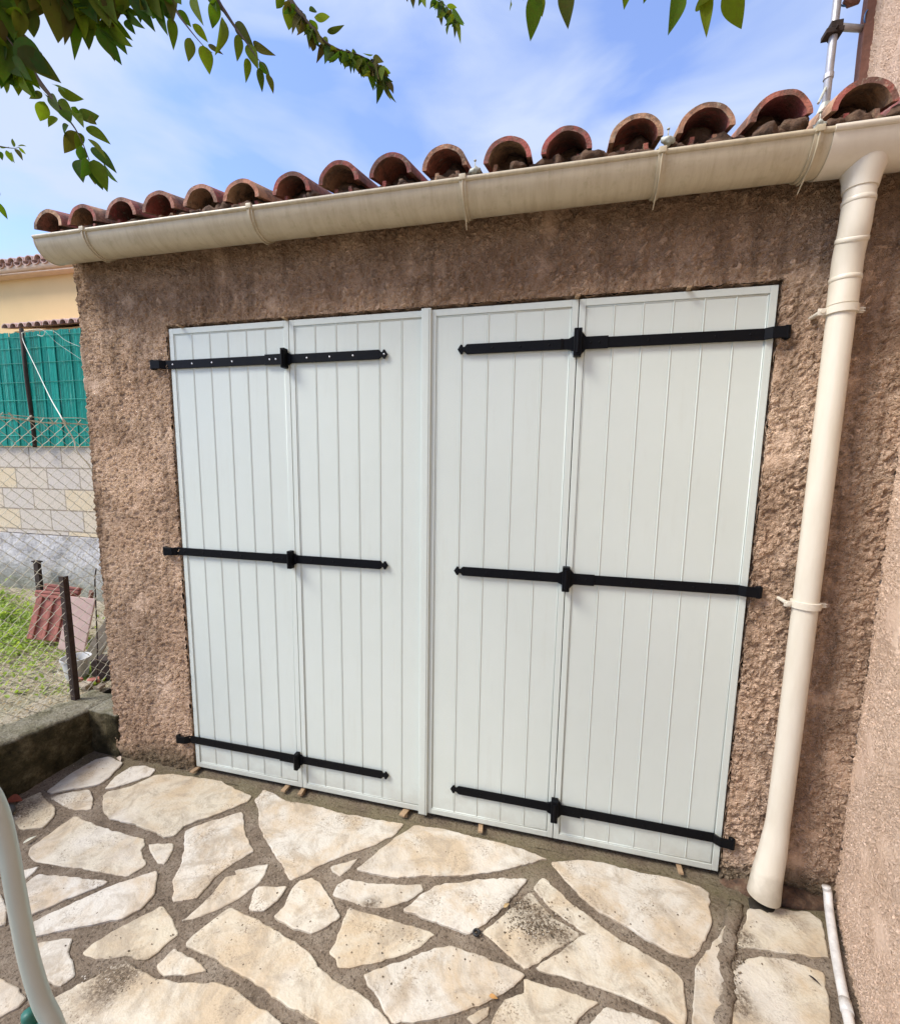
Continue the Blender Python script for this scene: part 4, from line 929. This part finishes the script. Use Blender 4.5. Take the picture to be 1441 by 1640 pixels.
def branch(stem, d, leaves_, limb, rpx=2.2, rnd=None, extra=0):
    P = [at_d(x, y, d + (.0 if len(s_) < 3 else s_[2])) for s_ in stem for x, y in [s_[:2]]]
    full = spline([fork, fork.lerp(P[0], .5) + Vector((0, 0, limb))] + P, 5)
    n = len(full); rr = [.022 * (1 - i / n) ** 2.2 + rpx * d / 1900 for i in range(n)]
    bm = bmesh.new(); tube(bm, full, rr, 7); o = obj('branch', bm, BARK, tree, True)
    bl = bmesh.new()
    for l_ in leaves_: lf(bl, l_[0], l_[1], l_[2], d * random.uniform(.97, 1.04), d * random.uniform(.95, 1.05))
    if rnd:
        cnt, ln, wd, i0 = rnd
        for i in range(cnt):
            u = i0 + (1 - i0) * random.random() ** .9; k = u * (len(stem) - 1); j = min(int(k), len(stem) - 2); f = k - j
            x = stem[j][0] + (stem[j + 1][0] - stem[j][0]) * f + random.gauss(0, 4); y = stem[j][1] + (stem[j + 1][1] - stem[j][1]) * f + random.gauss(0, 4)
            q = ln * random.uniform(.65, 1.1); a = radians(random.gauss(100, 26)); lf(bl, (x, y), (x + cos(a) * q, y + sin(a) * q), wd * random.uniform(.7, 1.1), d * random.uniform(.97, 1.05), d * random.uniform(.94, 1.08))
    # leaves along the hidden reach of the limb
    for i in range(extra):
        u = random.uniform(.25, .9); p = full[int(u * (n - 1))] + Vector((random.gauss(0, .07), random.gauss(0, .07), random.gauss(.02, .06)))
        if in_view(p): continue
        a = random.uniform(0, 2 * pi); leafquad(bl, p, Vector((cos(a), sin(a), -.7)).normalized() * random.uniform(.05, .075), .028, Vector((random.uniform(-.5, .5), random.uniform(-.5, .5), 1)), .3, .1, 5)
    obj('leaves', bl, LEAF, o, True); return o
A1 = [((10,-10),(20,55),34),((0,10),(22,54),32),((40,0),(55,60),30),((60,-15),(75,16),30),((88,-10),(93,59),38),((85,12),(108,48),26),((112,-10),(125,38),34),((120,10),(122,78),15),((130,25),(143,76),24),((150,15),(135,60),30),((155,45),(195,103),20),((165,40),(180,86),20),((170,30),(208,74),24),((190,-15),(188,26),34),((160,-10),(175,42),34),((200,20),(229,44),9),((200,32),(216,53),8),((210,-10),(243,40),26),((250,-12),(262,49),24),((262,-10),(275,37),26),((275,28),(278,73),11),((285,-10),(290,6),14),((130,-15),(150,45),44),((70,-20),(35,25),40),((100,-20),(112,20),40)]
A1 += [((a[0] + random.uniform(-16, 10), a[1] - random.uniform(4, 22)), (b[0] + random.uniform(-14, 8), b[1] - random.uniform(8, 24)), w_) for a, b, w_ in A1 if a[0] < 270] + [((x, -25), (x + random.uniform(-14, 14), random.uniform(8, 36)), random.uniform(26, 40)) for x in range(5, 275, 11)]
branch([(-40,-160),(60,-90),(150,-40),(215,-15),(290,-2)], .78, A1, .1, 3, extra=120)
for o_, st in ((0, 0),): pass
A2 = [((5,55),(5,122),44),((-10,60),(30,120),46),((28,76),(97,131),40),((20,60),(28,142),42),((0,80),(12,118),40),((25,98),(56,131),36),((15,120),(6,150),9),((45,122),(52,152),14),((30,48),(10,100),40),((35,15),(30,62),26),((-10,40),(20,80),40),((-8,95),(15,130),34),((20,118),(28,140),24)]
A2 += [((a[0] - random.uniform(2, 14), a[1] + random.uniform(-12, 4)), (b[0] - random.uniform(6, 22), b[1] + random.uniform(-16, -2)), w_) for a, b, w_ in A2]
branch([(-60,-120),(-20,-20),(0,40),(25,78)], .76, A2, .06, 3, extra=60)
B1 = [((85,135),(103,142),8),((93,145),(129,159),13),((67,148),(48,157),7),((71,162),(64,194),14),((72,150),(87,168),12),((93,160),(115,178),11),((90,187),(77,201),9),((120,180),(121,170),8),((125,187),(160,183),14),((141,188),(155,199),10),((110,200),(92,217),9),((122,210),(103,245),17),((138,203),(177,230),14),((130,213),(123,240),10),((142,222),(168,242),8),((147,235),(182,267),13),((131,233),(130,260),11),((128,255),(130,286),16),((141,255),(133,283),12),((145,257),(163,305),18),((150,255),(171,302),18),((165,258),(182,292),12),((117,175),(133,200),12),((143,258),(153,296),10),((80,150),(90,175),12),((100,175),(113,196),12),((48,128),(50,150),13)]
branch([(-10,20),(30,80),(55,120),(70,140),(88,162),(105,185),(120,205),(132,228),(143,256)], 1.25, B1, .2, 1.9, extra=40)
C1 = [((0,235),(18,238),4),((22,235),(20,220),4),((28,234),(40,231),4),((30,236),(42,247),4),((25,238),(36,254),5),((10,240),(20,260),5),((17,243),(22,260),4),((0,242),(3,255),5),((-12,238),(-20,258),5)]
branch([(-90,200),(-30,228),(0,234),(22,237),(32,235)], 2.3, C1, .3, .8, extra=40)
branch([(-90,280),(-30,300),(-4,312),(-1,322)], 1.9, [((-6,322),(14,352),8),((-6,300),(3,316),5),((-12,318),(-2,350),7)], .3, .8, extra=30)
D1 = [((285,15),(306,42),9),((308,38),(334,66),10),((305,60),(302,98),12),((325,72),(336,118),14),((333,71),(355,84),5),((310,-8),(312,22),13)]
branch([(200,-130),(260,-40),(280,12),(300,42),(325,72),(340,84)], 1.5, D1, .15, 1.1, extra=50)
E1 = [((345,-2),(340,46),15),((358,30),(360,75),12),((377,35),(401,68),15),((383,55),(380,97),12),((405,68),(434,88),11),((397,70),(412,106),14),((397,93),(395,127),10),((415,98),(432,122),11),((415,108),(420,145),9),((428,118),(438,149),9),((330,-20),(345,12),12)]
branch([(250,-140),(320,-50),(350,4),(360,18),(378,45),(395,68),(410,90),(425,108),(433,128)], 1.5, E1, .15, 1.1, extra=50)
F1 = [((495,17),(512,10),8),((503,27),(530,27),9),((524,51),(549,43),6),((580,84),(597,90),8),((597,92),(613,98),8),((608,110),(627,117),7),((575,92),(583,124),13),((592,97),(598,145),10),((607,108),(613,140),9),((612,115),(622,160),9),((610,125),(605,162),8),((620,128),(630,146),7),((615,130),(627,163),7),((455,-12),(440,15),10),((466,5),(462,48),16)]
branch([(380,-150),(440,-50),(462,-5),(480,20),(495,38),(520,66),(545,80),(570,86),(590,95),(605,106),(612,122)], 1.75, F1, .1, 1.3, rnd=(95, 24, 9, .22), extra=60)
branch([(560,-140),(620,-50),(660,-15),(700,-2),(718,14),(732,36)], 2.3, [((733,30),(743,44),5),((731,34),(737,56),5),((728,30),(729,57),5),((715,8),(733,12),5),((708,8),(706,38),7)], .1, .9, rnd=(30, 20, 7, .3), extra=50)
H1 = [((858,-14),(850,62),28),((864,-4),(868,24),12),((905,-24),(909,35),34),((820,-12),(812,9),20)]
branch([(700,-260),(800,-140),(860,-70),(905,-40)], .72, H1, .05, 2, extra=40)
H2 = [((1088,-18),(1078,41),28),((1130,-15),(1132,49),15),((1122,-8),(1133,10),20),((1165,-24),(1187,46),38)]
branch([(800,-300),(1000,-160),(1090,-60),(1165,-40)], .72, H2, .05, 2, extra=40)
settle(tree)
